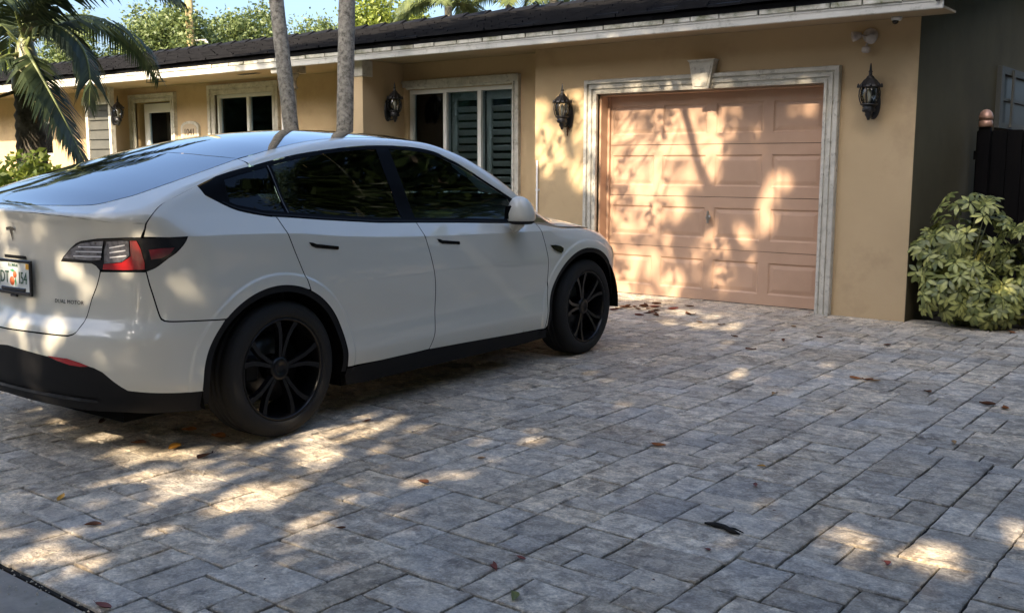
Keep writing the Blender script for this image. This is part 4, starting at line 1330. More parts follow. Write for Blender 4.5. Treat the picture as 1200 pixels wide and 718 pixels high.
b = MB(); b.add([(-.0074, .03, .03), (-.0074, .005, .04), (-.0074, -.02, .028), (-.0074, .005, .022)], [(0, 1, 2, 3)]); b.add([(-.0074, -.02, .0), (-.0074, -.028, -.03), (-.0074, -.018, -.045), (-.0074, -.012, -.02)], [(0, 1, 2, 3)]); b.build('fruit_leaf', m_gr, plate)
b = MB(); b.box(-.0085, -.0062, -.146, -.118, .042, .068); b.build('sticker', mat('sticker_yellow', (.85, .45, .04), .5), plate)
# mirrors
def mirror(s_):
    # housing: rounded wedge, superellipse sections along height
    b = MB(); V = []; n = 28
    secs = [(0.0, .088, .082, 0), (.012, .096, .090, 0), (.045, .093, .090, -.003), (.085, .082, .082, -.008), (.118, .064, .068, -.014), (.142, .042, .048, -.018), (.155, .020, .024, -.021), (.158, .006, .008, -.022)]
    for z_, a, c_, sh_ in secs:
        for k in range(n):
            t = 2 * math.pi * k / n
            x_ = math.copysign(abs(math.cos(t)) ** .85, math.cos(t)); y_ = math.copysign(abs(math.sin(t)) ** .85, math.sin(t))
            V.append((1.945 + sh_ + x_ * a * (1.0 if x_ > 0 else .86), -s_ * (1.01 + y_ * c_), 1.023 + z_))
    F = [(r_ * n + k, r_ * n + (k + 1) % n, (r_ + 1) * n + (k + 1) % n, (r_ + 1) * n + k) for r_ in range(len(secs) - 1) for k in range(n)]
    F += [tuple(range((len(secs) - 1) * n, len(secs) * n))]
    b.add(V, F, True)
    mo = b.build('mirror', m_paint, car)
    b = MB(); V = []
    for z_, k_ in ((1.0215, .99), (1.012, .95), (1.002, .78), (.999, .4)):
        for k in range(n):
            t = 2 * math.pi * k / n
            x_ = math.copysign(abs(math.cos(t)) ** .85, math.cos(t)); y_ = math.copysign(abs(math.sin(t)) ** .85, math.sin(t))
            V.append((1.945 + x_ * .088 * k_ * (1.0 if x_ > 0 else .86), -s_ * (1.01 + y_ * .084 * k_), z_))
    b.add(V, [(r_ * n + k, r_ * n + (k + 1) % n, (r_ + 1) * n + (k + 1) % n, (r_ + 1) * n + k) for r_ in range(3) for k in range(n)] + [tuple(range(3 * n, 4 * n)), tuple(range(n))[::-1]], True)
    b.build('mirror_base', m_black, mo)
    b = MB(); b.tube([(1.98, -s_ * .985, 1.005), (1.99, -s_ * .95, .985), (2.0, -s_ * .89, .965)], [.030, .030, .042], 12)
    b.build('mirror_stalk', m_paint, mo)
    b = MB(); b.add([(1.945 - .076, -s_ * (1.01 + dy), 1.023 + dz) for dy, dz in ((-.08, .012), (-.02, .012), (-.02, .09), (-.03, .10), (-.07, .09))], [(0, 1, 2, 3, 4)]); b.build('mirror_glass', m_gloss, mo)
mirror(1); mirror(-1)
# wheels
def wheel(u_, s_):
    wroot = MB()
    Rr, Wd = .352, .255
    y0 = s_ * -.94          # outer face
    si = s_                 # inward direction sign
    def prof(pr): return [(r_, y0 + si * d_) for r_, d_ in pr]
    tp = [(.258, .018), (.268, .004), (.285, .0005), (.305, .0), (.322, .004), (.336, .014), (.345, .028), (.350, .045)]
    for g in (.085, .125, .165):
        tp += [(.3505, g - .010), (.343, g - .007), (.343, g + .003), (.3515, g + .006)]
    tp += [(.350, .21), (.345, .227), (.332, .243), (.30, .254), (.258, .238)]
    b = MB(); b.lathe(prof(tp), (u_, 0, .352), 64, 'Y', cap=False)
    # shoulder sipes
    for k in range(72):
        a = 2 * math.pi * k / 72
    wo = b.build('wheel', m_rubber, car)
    b = MB(); b.lathe(prof([(.262, .016), (.262, .008), (.256, .004), (.250, .010), (.246, .022), (.240, .05), (.236, .12), (.240, .235), (.258, .236)]), (u_, 0, .352), 56, 'Y', cap=False)
    b.build('rim', m_rim, wo)
    b = MB()
    b.lathe(prof([(.062, .09), (.062, .045), (.055, .034), (.034, .030), (.030, .036), (.004, .036)]), (u_, 0, .352), 24, 'Y')
    for k in range(5):
        a = 2 * math.pi * k / 5 + math.pi / 2 + (.25 if u_ > 1 else -.15)
        for sg in (-1, 1):
            pts = []
            for t, wob, dep, hw in ((.05, .16, .040, .020), (.11, .13, .034, .020), (.17, .15, .028, .021), (.215, .20, .022, .024), (.246, .245, .018, .030)):
                an = a + sg * wob
                pts.append((t, an, dep, hw))
            V = []
            for t, an, dep, hw in pts:
                for q_, dd in ((-1, 0), (1, 0), (1, .03), (-1, .03)):
                    an2 = an + q_ * hw / t * (.8 if t < .1 else 1) * (.6 if dd else .5)
                    V.append((u_ + t * math.cos(an2), y0 + si * (dep + dd), .352 + t * math.sin(an2)))
            F = []
            for r_ in range(len(pts) - 1):
                o_ = r_ * 4
                F += [(o_ + i, o_ + (i + 1) % 4, o_ + 4 + (i + 1) % 4, o_ + 4 + i) for i in range(4)]
            b.add(V, F)
        an = a + math.pi / 5
        b.lathe(prof([(.009, .052), (.009, .040), (.003, .039)]), (u_ + .048 * math.cos(an), 0, .352 + .048 * math.sin(an)), 8, 'Y')
    b.build('spokes', m_rim, wo)
    b = MB(); b.lathe(prof([(.07, .115), (.175, .115), (.175, .14), (.07, .14)]), (u_, 0, .352), 40, 'Y', cap=False); b.build('brake_disc', m_steel, wo)
    b = MB(); b.box(u_ - .19, u_ - .10, y0 + si * .085, y0 + si * .165, .30, .43, .012); b.build('brake_caliper', m_black, wo)
for u_ in (0, 2.89):
    for s_ in (1, -1): wheel(u_, s_)
# ================================================================== PLANTS
m_bark = mat('oak_bark', (.10, .08, .06), .9, .2, var=(.17, .14, .11), vscale=9, bump=.8, bscale=25, stretch=(3, 3, .6))
m_palmbark = mat('grey_palm_bark', (.24, .215, .17), .85, .2, var=(.34, .31, .25), vscale=18, bump=.5, bscale=40, dark=(.045, .04, .03), dscale=22, damt=.75)
m_lf_shade = leaf_mat('tree_leaf', (.035, .065, .018), (.09, .13, .035), .3)
m_lf_olive = leaf_mat('olive_leaf', (.06, .095, .028), (.19, .235, .075), .35)
m_lf_lime = leaf_mat('lime_leaf', (.10, .15, .02), (.30, .34, .06), .4)
m_lf_palm = leaf_mat('palm_leaflet', (.016, .032, .014), (.07, .095, .035), .25, .55)
m_lf_hedge = leaf_mat('hedge_leaf', (.09, .14, .02), (.26, .30, .045), .4)

TANE = math.tan(SUN_EL) / math.cos(SUN_AZ)
TANA = math.tan(SUN_AZ)
def sun_uv(P):
    """where the sun ray through P meets the plane of the garage wall"""
    k = D - P[:, 1]
    return P[:, 0] - k * TANA, P[:, 2] - k * math.tan(SUN_EL) / math.cos(SUN_AZ)
# gaps in the canopy through which the sun reaches the garage, the car and the drive
POLYS = [np.array(L) for L in (
    [(-6.1, 2.13), (-5.06, 2.13), (-4.48, 2.13), (-4.58, 1.9), (-4.67, 1.57), (-4.80, 1.37), (-5.05, 1.21), (-5.20, .85), (-5.24, .49), (-5.0, .15), (-4.9, -.2), (-5.97, -.2)],
    [(-3.90, 1.42), (-4.13, 1.5), (-4.25, 1.15), (-4.44, 1.03), (-4.70, 1.02), (-4.84, .75), (-4.98, .67), (-5.0, .45), (-4.57, .2), (-4.38, .38), (-4.22, .7), (-4.06, 1.05)],
    [(-7.0, 2.13), (-6.1, 2.13), (-6.05, 1.0), (-6.25, 1.15), (-6.6, 1.32), (-7.0, 1.25)])]
ELL = [(-4.29, 1.79, .10, .17), (-4.75, -.5, .75, .16), (-4.35, -.95, .45, .12), (-3.30, -2.13, .20, .10), (-3.65, -1.46, .16, .07), (-3.9, -.75, .35, .10),
       (-4.55, -4.12, .28, .20), (-4.60, -3.80, .26, .10), (-5.15, -4.52, .5, .05), (-6.2, -4.52, .36, .05), (-4.75, -4.66, .42, .11), (-4.15, -4.62, .36, .09), (-4.55, -5.2, .40, .09),
       (-2.33, -3.74, .13, .05), (-1.85, -3.88, .34, .11), (-1.45, -3.54, .16, .08), (-2.6, -3.1, .10, .05), (-3.6, -3.6, .25, .06), (-3.2, -4.3, .16, .05),
       (-3.75, 1.8, .13, .10), (-3.85, 2.05, .2, .05), (-1.95, .40, .14, .14), (-2.25, .80, .09, .10), (-2.55, 2.8, .12, .14)]
def openness(P):
    """0 closed crown .. 1 clear gap"""
    x, z = sun_uv(P)
    # frayed edges
    fx = .05 * np.sin(x * 13 + z * 7) + .04 * np.sin(z * 23 - x * 5); fz = .045 * np.sin(x * 17 - z * 9)
    pts = np.stack([x + fx, z + fz], -1)
    g = np.zeros(len(P))
    for L in POLYS:
        for a in range(8):
            g = np.maximum(g, inside(L, pts + .075 * np.array([math.cos(a * .785), math.sin(a * .785)])).astype(float) * .97)
    for cx, cz, a, c_ in ELL:
        g = np.maximum(g, ((((pts[:, 0] - cx) / (a + .03)) ** 2 + ((pts[:, 1] - cz) / (c_ + .03)) ** 2) < 1).astype(float) * .97)
    # thin foliage: the tail of the car stands in broken light
    for cx, cz, a, c_, th_ in ((-5.8, -3.95, 1.2, .62, .62), (-4.2, -4.3, 1.4, .7, .55), (-3.5, -2.2, 1.5, .9, .45)):
        g = np.where((g == 0) & ((((pts[:, 0] - cx) / a) ** 2 + ((pts[:, 1] - cz) / c_) ** 2) < 1), th_, g)
    # twigs crossing the gaps
    tw_ = np.sin(x * 9.3 + 2 * np.sin(z * 3.1)) * np.sin(z * 7.7 + 1.7 * np.sin(x * 4.3)) + .5 * np.sin(x * 21 + z * 17)
    g = np.where((g > 0) & (tw_ > 1.0) & (z < 0), .0, g)
    g = np.where(((x < -7.9 - .5 * np.sin(z * 3)) & (z < .5) & (z > -4)) | ((x < -11) & (z < 2.1)), np.maximum(g, .9), g)    # the crowns end left of the car
    return g
def crown_points(c_, r_, n, shell=.5):
    d_ = nrng.normal(size=(n, 3)); d_ /= np.linalg.norm(d_, axis=1)[:, None]
    rad = nrng.uniform(0, 1, n) ** (shell / 1.5)
    # lumpy outline
    lump = 1 + .13 * np.sin(d_[:, 0] * 6 + d_[:, 2] * 5) + .10 * np.sin(d_[:, 1] * 9 - d_[:, 2] * 7 + 1) + .06 * np.sin(d_[:, 0] * 17 + d_[:, 1] * 13)
    return np.array(c_) + d_ * (rad * lump)[:, None] * np.array(r_)
def foliage(name, P, L, Wd, m, parent, gaps=False, org=None):
    V = leaf_quads(P, L, Wd)
    if gaps:
        C_ = V.reshape(-1, 4, 3).mean(1) + np.array(org)
        k_ = nrng.uniform(0, 1, len(P)) > openness(C_) * .985
        V = V.reshape(-1, 4, 3)[k_].reshape(-1, 3); P = P[k_]
    t = np.clip(nrng.normal(.45, .25, len(P)), 0, 1)
    return tag(link(name, quads_mesh(name, V, len(P), m, t), parent), kind='stuff')

def big_tree(name, base, crowns, n, leaf, m, label, group, th=.28, gaps=False, clump=0):
    T_ = empty(name, base)
    tag(T_, label, 'tree', group)
    bz = Vector(base)
    c0 = Vector(crowns[0][0]) - bz
    b = MB()
    b.tube([(0, 0, -.05), (.05, .03, c0.z * .2), (-.04, .05, c0.z * .45), (c0.x * .4, c0.y * .4, c0.z * .7)], [th * 1.25, th, th * .85, th * .6], 12, jit=.06)
    b.build('trunk', m_bark, T_)
    fk = Vector((-.04, .05, c0.z * .42))
    q = random.Random(int(base[0] * 31 + base[1] * 7) & 1023)
    for cc, rr in crowns:
        for k in range(4):
            tip = Vector(cc) - bz + Vector((q.uniform(-.6, .6) * rr[0], q.uniform(-.6, .6) * rr[1], q.uniform(-.1, .6) * rr[2]))
            mid = fk.lerp(tip, .5) + Vector((q.uniform(-.4, .4), q.uniform(-.4, .4), .3))
            MB().tube([fk, fk.lerp(mid, .5) + Vector((0, 0, .1)), mid, tip], [th * .42, th * .3, th * .2, th * .06], 8).build('limb', m_bark, T_)
    Ps = []
    tot = sum(r_[0] * r_[1] * r_[2] for _, r_ in crowns)
    for cc, rr in crowns:
        P = crown_points(cc, rr, int(n * rr[0] * rr[1] * rr[2] / tot))
        Ps.append(P)
    P = np.concatenate(Ps)
    if clump:
        cen = P[nrng.integers(0, len(P), max(8, len(P) // clump))]
        P = cen[nrng.integers(0, len(cen), len(P))] + nrng.normal(size=(len(P), 3)) * leaf[0] * 1.3
    foliage('crown', P - np.array(base), leaf[0], leaf[1], m, T_, gaps, base)
    return T_

# street trees behind the viewer, whose crowns shade the drive
big_tree('shade_tree', (-6.0, -5.2, 0), [((-5.2, -5.0, 8.2), (3.6, 2.6, 4.8)), ((-6.2, -4.6, 11.5), (3.0, 2.4, 2.6))], 38000, (.26, .15), m_lf_shade, 'broad green street tree whose crown shades the parked car', 'shade trees along the street', .26, True)
big_tree('shade_tree', (-.9, -5.4, 0), [((-.9, -5.1, 8.2), (3.7, 2.6, 4.9)), ((-1.2, -4.7, 11.6), (3.0, 2.4, 2.6))], 40000, (.26, .15), m_lf_shade, 'broad green street tree whose crown shades the garage door', 'shade trees along the street', .27, True)
big_tree('shade_tree', (3.8, -5.0, 0), [((3.4, -5.0, 8.2), (3.5, 2.6, 4.8)), ((3.0, -4.7, 11.4), (2.8, 2.3, 2.5))], 36000, (.26, .15), m_lf_shade, 'broad green street tree beside the right end of the drive', 'shade trees along the street', .25, True)
# unseen branch added over the drive, to throw finer leaf shadows on the door
mt = [o for o in COL.objects if o.name.startswith('shade_tree')][1]
mb_ = Vector(mt.location)
MB().tube([Vector(q_) - mb_ for q_ in ((-.95, -5.3, 5.2), (-1.8, -2.8, 6.4), (-3.0, .2, 6.5), (-4.0, 2.6, 6.1), (-4.6, 4.6, 5.7))], [.11, .09, .07, .05, .03], 8).build('added_bough', m_bark, mt)
q = random.Random(17)
Lp = []; Dn = []
twg = MB()
for k in range(40):
    xw, zw = q.uniform(-7.0, -3.85), q.uniform(.25, 2.35)
    y_ = q.uniform(3.0, 4.7)
    p0 = Vector((xw + (D - y_) * TANA, y_, zw + (D - y_) * TANE))
    d_ = Vector((q.gauss(0, .5), q.gauss(0, .4), -1 + q.gauss(0, .35))).normalized()
    ln = q.uniform(.28, .6)
    twg.tube([p0 - mb_, p0 + d_ * ln * .5 - mb_, p0 + d_ * ln - mb_], [.006, .004, .002], 4)
    root = Vector((-4.0 + .5 * (p0.x + 4.5), min(4.4, p0.y), 5.9))
    twg.tube([root - mb_, (root + p0) / 2 + Vector((q.gauss(0, .1), 0, .1)) - mb_, p0 - mb_], [.008, .006, .005], 4)
    n_ = int(ln / .028)
    for j in range(n_):
        c_ = p0 + d_ * ln * j / n_
        Lp.append(tuple(c_ - mb_))
V = leaf_quads(np.array(Lp), .115, .058, droop=.5)
tag(link('added_bough_leaves', quads_mesh('added_bough_leaves', V, len(Lp), m_lf_shade, np.clip(nrng.normal(.45, .25, len(Lp)), 0, 1)), mt), kind='stuff')
tag(twg.build('twigs', m_bark, mt), kind='stuff')  # sprigs of the added branch, out of view
# garden trees on the right-hand plot boundary
for k_, (tx_, ty_, lb_, mm_) in enumerate(((5.8, -1.4, 'bushy olive green tree by the street end of the right plot edge', m_lf_olive), (6.0, 3.0, 'bushy dark green tree midway along the right plot edge', m_lf_shade),
        (5.6, 7.0, 'bushy olive green tree level with the parked car nose', m_lf_olive), (4.0, 11.2, 'bushy dark green tree closing the far right corner', m_lf_shade), (.9, 13.4, 'added unseen tree behind the board fence that shades the side wall', m_lf_shade))):  # the last tree is unseen, added to shade the side wall
    big_tree('garden_tree', (tx_, ty_, 0), [((tx_, ty_, 2.4), (1.9, 2.6, 2.4)), ((tx_ + .3, ty_, 5.6), (2.2, 2.6, 3.2))], 11000, (.32, .18), mm_, lb_, 'trees on the right plot edge', .2)
for k_, (tx_, ty_, lb_, mm_) in enumerate(((-24, -11, 'tall dark tree across the street, end of the row', m_lf_shade), (-17.5, -13, 'olive tree across the street opposite the palms', m_lf_olive), (-11, -14, 'dark tree across the street opposite the porch', m_lf_shade),
        (-4.5, -14.5, 'olive tree across the street opposite the car', m_lf_olive), (2.5, -14, 'dark tree across the street opposite the garage', m_lf_shade), (9, -12, 'olive tree across the street at the corner', m_lf_olive), (-30, -5, 'dark tree far down the street on the lawn side', m_lf_shade))):
    big_tree('street_tree', (tx_, ty_, 0), [((tx_, ty_, 2.6), (3.4, 2.6, 2.7)), ((tx_, ty_, 5.6), (3.6, 2.8, 2.8))], 13000, (.42, .24), mm_, lb_, 'trees across the street', .3)

# trees beyond the roof
def at(px, py, dep):
    d_ = fw + r2 * ((px - 600) / FPX) + u2 * ((359 - py) / FPX)
    return Vector((0, 0, CAMH)) + d_ * dep
def back_tree(px, top, wd, dep, m, label, n=9000, name='garden_tree', hgt=2.6):
    p = at(px, top, dep)
    rx = wd / 2 * dep / FPX
    c_ = (p.x, p.y, p.z - hgt * .9)
    big_tree(name, (p.x, p.y, 0), [(c_, (rx, rx * .8, hgt))], int(n * 4.2), (.15, .09), m, label, 'trees beyond the roof', .22, clump=60)
back_tree(190, 16, 150, 34, m_lf_olive, 'olive green tree beyond the roof, beside the utility pole', 9000)
back_tree(285, 20, 140, 36, m_lf_olive, 'grey green tree crown between the pole and the leaning palm trunk', 9000)
back_tree(372, 33, 80, 38, m_lf_olive, 'small olive tree crown seen between the two palm trunks', 5000, hgt=2.0)
back_tree(435, 8, 74, 32, m_lf_lime, 'bright yellow green tree beyond the roof, right of the mottled palm trunk', 6000)
back_tree(482, 14, 44, 33, m_lf_lime, 'small lime green tree crown touching the roof line', 3500, hgt=1.8)
back_tree(8, 70, 60, 30, m_lf_lime, 'sunlit lime tree behind the drooping palm', 4500)
back_tree(85, 40, 90, 33, m_lf_olive, 'olive tree half hidden by the drooping palm fronds', 6000)

# utility pole with cross arm and wires
pp = at(222, 20, 33)
up_ = empty('utility_pole', (pp.x, pp.y, 0))
tag(up_, 'weathered yellow wooden utility pole rising behind the trees', 'pole')
b = MB(); b.tube([(0, 0, 0), (0, 0, 9.5)], [.15, .11], 12); b.build('post', mat('pole_wood', (.42, .33, .16), .8, .2, var=(.34, .27, .13), vscale=10, stretch=(5, 5, .4)), up_)
b = MB(); b.tube([(-.2, 0, 5.45), (.45, .3, 5.45)], .035, 6); b.build('cross_arm', mat('arm_metal', (.5, .48, .42), .6), up_)
b = MB(); b.lathe([(.06, 5.0), (.07, 5.1), (.07, 5.35), (.05, 5.42)], (.45, .3, 0), 10); b.build('insulator', MATS['arm_metal'], up_)
m_wire = mat('wire', (.35, .34, .30), .6)
for z_, dz in ((5.45, .0), (4.55, -.2)):
    a = Vector((pp.x, pp.y, z_)); e_ = a + Vector((11, 7, dz)); f_ = a + Vector((-14, -6, .3))
    MB().tube([f_.lerp(a, t) + Vector((0, 0, -.5 * 4 * t * (1 - t))) for t in np.linspace(0, 1, 9)] + [a.lerp(e_, t) + Vector((0, 0, -.4 * 4 * t * (1 - t))) for t in np.linspace(.1, 1, 9)], .012, 5).build('wire', m_wire, up_)

# ------------------------------------------------------------------ palms
def frond(parent, pts, ll, n, m, lw=.035, hang=.6, rad=.014, name='frond', twist=0):
    """rachis through pts with leaflets on both sides (one mesh)"""
    P = smooth(pts, .05)
    P = [Vector(p) for p in P]
    L_ = [0]
    for i in range(1, len(P)): L_.append(L_[-1] + (P[i] - P[i - 1]).length)
    tot = L_[-1]
    V = []; tones = []
    def samp(s_):
        i = min(len(P) - 2, max(0, int(np.searchsorted(L_, s_)) - 1))
        t = (s_ - L_[i]) / max(1e-6, L_[i + 1] - L_[i])
        return P[i].lerp(P[i + 1], t), (P[i + 1] - P[i]).normalized()
    for k in range(n):
        f = .10 + .90 * k / (n - 1)
        c_, t = samp(f * tot)
        side = t.cross(Vector((0, 0, 1)))
        if side.length < .05: side = Vector((1, 0, 0))
        side.normalize()
        if twist: side = Matrix.Rotation(twist, 3, t) @ side
        ln = ll * (math.sin(math.pi * (.18 + .74 * f)) ** .7) * rng.uniform(.88, 1.08)
        for sg in (-1, 1):
            d_ = (side * sg * .85 + t * .55 + Vector((0, 0, -hang * .35 + rng.uniform(-.08, .12)))).normalized()
            mid = c_ + d_ * ln * .5
            d2 = (d_ + Vector((0, 0, -hang * rng.uniform(.7, 1.2)))).normalized()
            tip = mid + d2 * ln * .55
            wv = t * lw * .5
            q1 = c_ + d_ * .01
            V += [q1 - wv * .5, mid - wv, mid + wv, q1 + wv * .5]
            V += [mid - wv, tip, tip + wv * .06, mid + wv]
            tn = min(1, max(0, rng.gauss(.4, .22))); tones += [tn, tn]
    n_ = len(V) // 4
    o = link(name, quads_mesh(name, np.array([tuple(v) for v in V]), n_, m, np.array(tones)), parent)
    b = MB(); b.tube(P, [rad * (1.6 - 1.3 * i / (len(P) - 1)) for i in range(len(P))], 6)
    b.build('rachis', mat('rachis_green', (.14, .17, .055), .5), o)
    return o
def loc3(a, z_, c_=0): return (rt.x * a - math.sin(YAW) * c_, rt.y * a - math.cos(YAW) * c_, z_)   # a: right, c: towards the street
pb = Vector((-10.05, 5.05, 0))
palm = empty('palm_tree', pb)
tag(palm, 'short thick palm with green crownshaft and drooping dark fronds', 'palm')
b = MB()
zz = [0, .3, .6, .9, 1.2, 1.5, 1.8, 2.06]
prof = []
for k in range(42):
    z_ = 2.06 * k / 41
    prof.append((.185 - .06 * z_ / 2.06 + (.010 if k % 2 else -.006) + rng.uniform(-.006, .006), z_))
b.lathe(prof, (0, 0, 0), 22)
b.build('trunk', mat('dark_palm_bark', (.075, .065, .05), .9, .2, var=(.15, .135, .11), vscale=14, bump=1, bscale=22, dark=(.02, .018, .014), dscale=9, damt=.7), palm)
b = MB(); b.lathe([(.125, 2.05), (.15, 2.12), (.14, 2.25), (.11, 2.42), (.07, 2.58), (.03, 2.66)], (0, 0, 0), 18)
b.build('crownshaft', mat('crownshaft_green', (.20, .24, .09), .45, .4, var=(.34, .31, .20), vscale=5, dark=(.20, .12, .07), dscale=3, damt=.5), palm)
b = MB(); b.tube([loc3(.12, 2.05, .12), loc3(.14, 1.9, .14), loc3(.12, 1.78, .13)], [.01, .012, .006], 6); b.build('flower_stalk', mat('stalk_brown', (.16, .11, .05), .8), palm)
b = MB(); b.tube([loc3(-.1, 2.08, .1), loc3(-.28, 2.02, .1), loc3(-.45, 2.06, .1)], [.02, .014, .008], 6); b.build('flower_stalk', MATS['stalk_brown'], palm)
FR = [
    ([loc3(.02, 2.5, .05), loc3(.16, 2.68, .1), loc3(.40, 2.70, .15), loc3(.62, 2.52, .18), loc3(.70, 2.25, .2), loc3(.68, 1.95, .2)], .42, 46, .8),
    ([loc3(.04, 2.5, .08), loc3(.18, 2.36, .25), loc3(.36, 2.06, .32), loc3(.52, 1.74, .34), loc3(.66, 1.42, .34)], .42, 48, .45),
    ([loc3(.0, 2.55, 0), loc3(.20, 2.95, .05), loc3(.60, 3.20, .1), loc3(1.10, 3.22, .1), loc3(1.55, 2.98, .1)], .42, 48, .9),
    ([loc3(.0, 2.55, 0), loc3(.05, 2.95, .3), loc3(.20, 3.15, .7), loc3(.40, 3.05, 1.1), loc3(.5, 2.75, 1.4)], .42, 40, .9),
    ([loc3(-.02, 2.5, 0), loc3(-.2, 2.72, .1), loc3(-.5, 2.78, .2), loc3(-.85, 2.6, .3), loc3(-1.1, 2.25, .3)], .45, 44, .8),
    ([loc3(.0, 2.55, 0), loc3(-.1, 3.0, -.1), loc3(-.4, 3.35, -.2), loc3(-.9, 3.4, -.3), loc3(-1.3, 3.1, -.3)], .45, 44, .8),
    ([loc3(.0, 2.55, -.05), loc3(.2, 2.85, -.35), loc3(.45, 2.9, -.75), loc3(.7, 2.7, -1.1), loc3(.85, 2.35, -1.3)], .42, 42, .8),
    ([loc3(.0, 2.55, -.05), loc3(-.2, 2.85, -.35), loc3(-.45, 2.9, -.75), loc3(-.7, 2.6, -1.1)], .42, 40, .8),
    ([loc3(.0, 2.6, 0), loc3(.12, 3.05, .12), loc3(.35, 3.4, .3), loc3(.75, 3.5, .5), loc3(1.1, 3.3, .7)], .40, 42, .8),
    ([loc3(-.03, 2.45, .08), loc3(-.15, 2.35, .3), loc3(-.30, 2.05, .42), loc3(-.42, 1.7, .45)], .36, 36, .4),
]
for pts, ll, n, hg in FR: frond(palm, pts, ll * 1.12, int(n * 1.25), m_lf_palm, .042, hang=hg)

def tall_palm(bx, by, tx, ty, zt, zt2, r0, r1, label):
    P_ = empty('palm_tree', (bx, by, 0)); tag(P_, label, 'palm')
    b = MB(); pts = []; rad = []
    H = zt2
    for k in range(40):
        f = k / 39; z_ = H * f
        pts.append((tx * z_ / zt, ty * z_ / zt, z_)); rad.append((r0 + (r1 - r0) * min(1, z_ / 5)) * (1.0 + (.02 if k % 2 else -.01)) + (.04 * max(0, .5 - z_)))
    b.tube(pts, rad, 20); b.build('trunk', m_palmbark, P_)
    top = Vector(pts[-1])
    b = MB(); b.tube([top, top + Vector((0, 0, .5)), top + Vector((0, 0, .95))], [r1 * 1.2, r1, .03], 14); b.build('crownshaft', MATS['crownshaft_green'], P_)
    for k in range(11):
        a = k * 2.4; s_ = Vector((math.cos(a), math.sin(a), 0)); e = .5 + .5 * ((k * 7) % 5) / 4
        c_ = top + Vector((0, 0, .8))
        frond(P_, [c_, c_ + s_ * .45 + Vector((0, 0, .5 * e)), c_ + s_ * 1.05 + Vector((0, 0, .55 * e)), c_ + s_ * 1.65 + Vector((0, 0, .1 * e - .1)), c_ + s_ * 2.0 + Vector((0, 0, -.55))], .5, 34, m_lf_palm, .045)
    return P_
tall_palm(-8.77 - .0 + .30, 7.30 - .07, -.55, .10, 3.16, 8.2, .085, .075, 'slender grey palm trunk leaning slightly beside the porch column')
tall_palm(-8.20, 7.45, -.23, .37, 3.17, 8.8, .092, .088, 'straight mottled palm trunk standing before the porch partition')
# palms far beyond the roof
def far_palm(px, py, dep, s_, label, n=9):
    p = at(px, py, dep)
    P_ = empty('palm_tree', (p.x, p.y, 0)); tag(P_, label, 'palm', 'palms beyond the roof')
    b = MB(); b.tube([(0, 0, 0), (.1, 0, p.z * .6), (0, 0, p.z)], [.15, .11, .09], 10); b.build('trunk', m_palmbark, P_)
    for k in range(n):
        a = k * 2.4 + px; e = ((k * 5) % 7) / 6
        d_ = Vector((math.cos(a), math.sin(a), 0)) * s_
        c_ = Vector((0, 0, p.z))
        frond(P_, [c_, c_ + d_ * .35 + Vector((0, 0, (.2 + .5 * e) * s_)), c_ + d_ * .9 + Vector((0, 0, (.1 + .6 * e) * s_)), c_ + d_ * 1.4 + Vector((0, 0, (-.3 + .5 * e) * s_))], .55 * s_, 30, m_lf_palmfar, .07)
m_lf_palmfar = leaf_mat('far_palm_leaflet', (.07, .10, .035), (.24, .27, .09), .4)
far_palm(525, 8, 24, 1.0, 'pale green palm crown showing above the roof, leaning left')
far_palm(596, 0, 25, 1.1, 'tall palm with visible trunk showing above the roof')
far_palm(648, -4, 24, 1.0, 'palm fronds peeking over the dark roof tiles')

# ------------------------------------------------------------------ bush left, behind the car
def shrub(name, c_, r_, n, leaf, m, label, grp=None):
    s_ = empty(name, (c_[0], c_[1], 0)); tag(s_, label, 'bush', grp)
    b = MB(); q = random.Random(3)
    for k in range(7):
        a = k * .9
        b.tube([(.03 * math.cos(a), .03 * math.sin(a), -.02), (.15 * math.cos(a), .15 * math.sin(a), c_[2] * .7), (.5 * r_[0] * math.cos(a), .5 * r_[1] * math.sin(a), c_[2] + .2)], [.015, .012, .005], 6)
    b.build('stem', m_bark, s_)
    P = crown_points((0, 0, c_[2]), r_, n, .35)
    P = P[P[:, 2] > .03]
    foliage('foliage', P, leaf[0], leaf[1], m, s_)
    return s_
shrub('bush', (-9.05, 4.45, .90), (.50, .50, .55), 3800, (.085, .05), m_lf_hedge, 'bright yellow green bush below the drooping palm', 'bushes behind the car')
shrub('bush', (-9.75, 4.05, .85), (.5, .5, .58), 3200, (.085, .05), m_lf_hedge, 'yellow green bush at the foot of the thick palm trunk', 'bushes behind the car')
shrub('bush', (-8.5, 5.6, .45), (.45, .4, .45), 1800, (.08, .04), m_lf_shade, 'low dark bush under the hanging palm fronds', 'bushes behind the car')

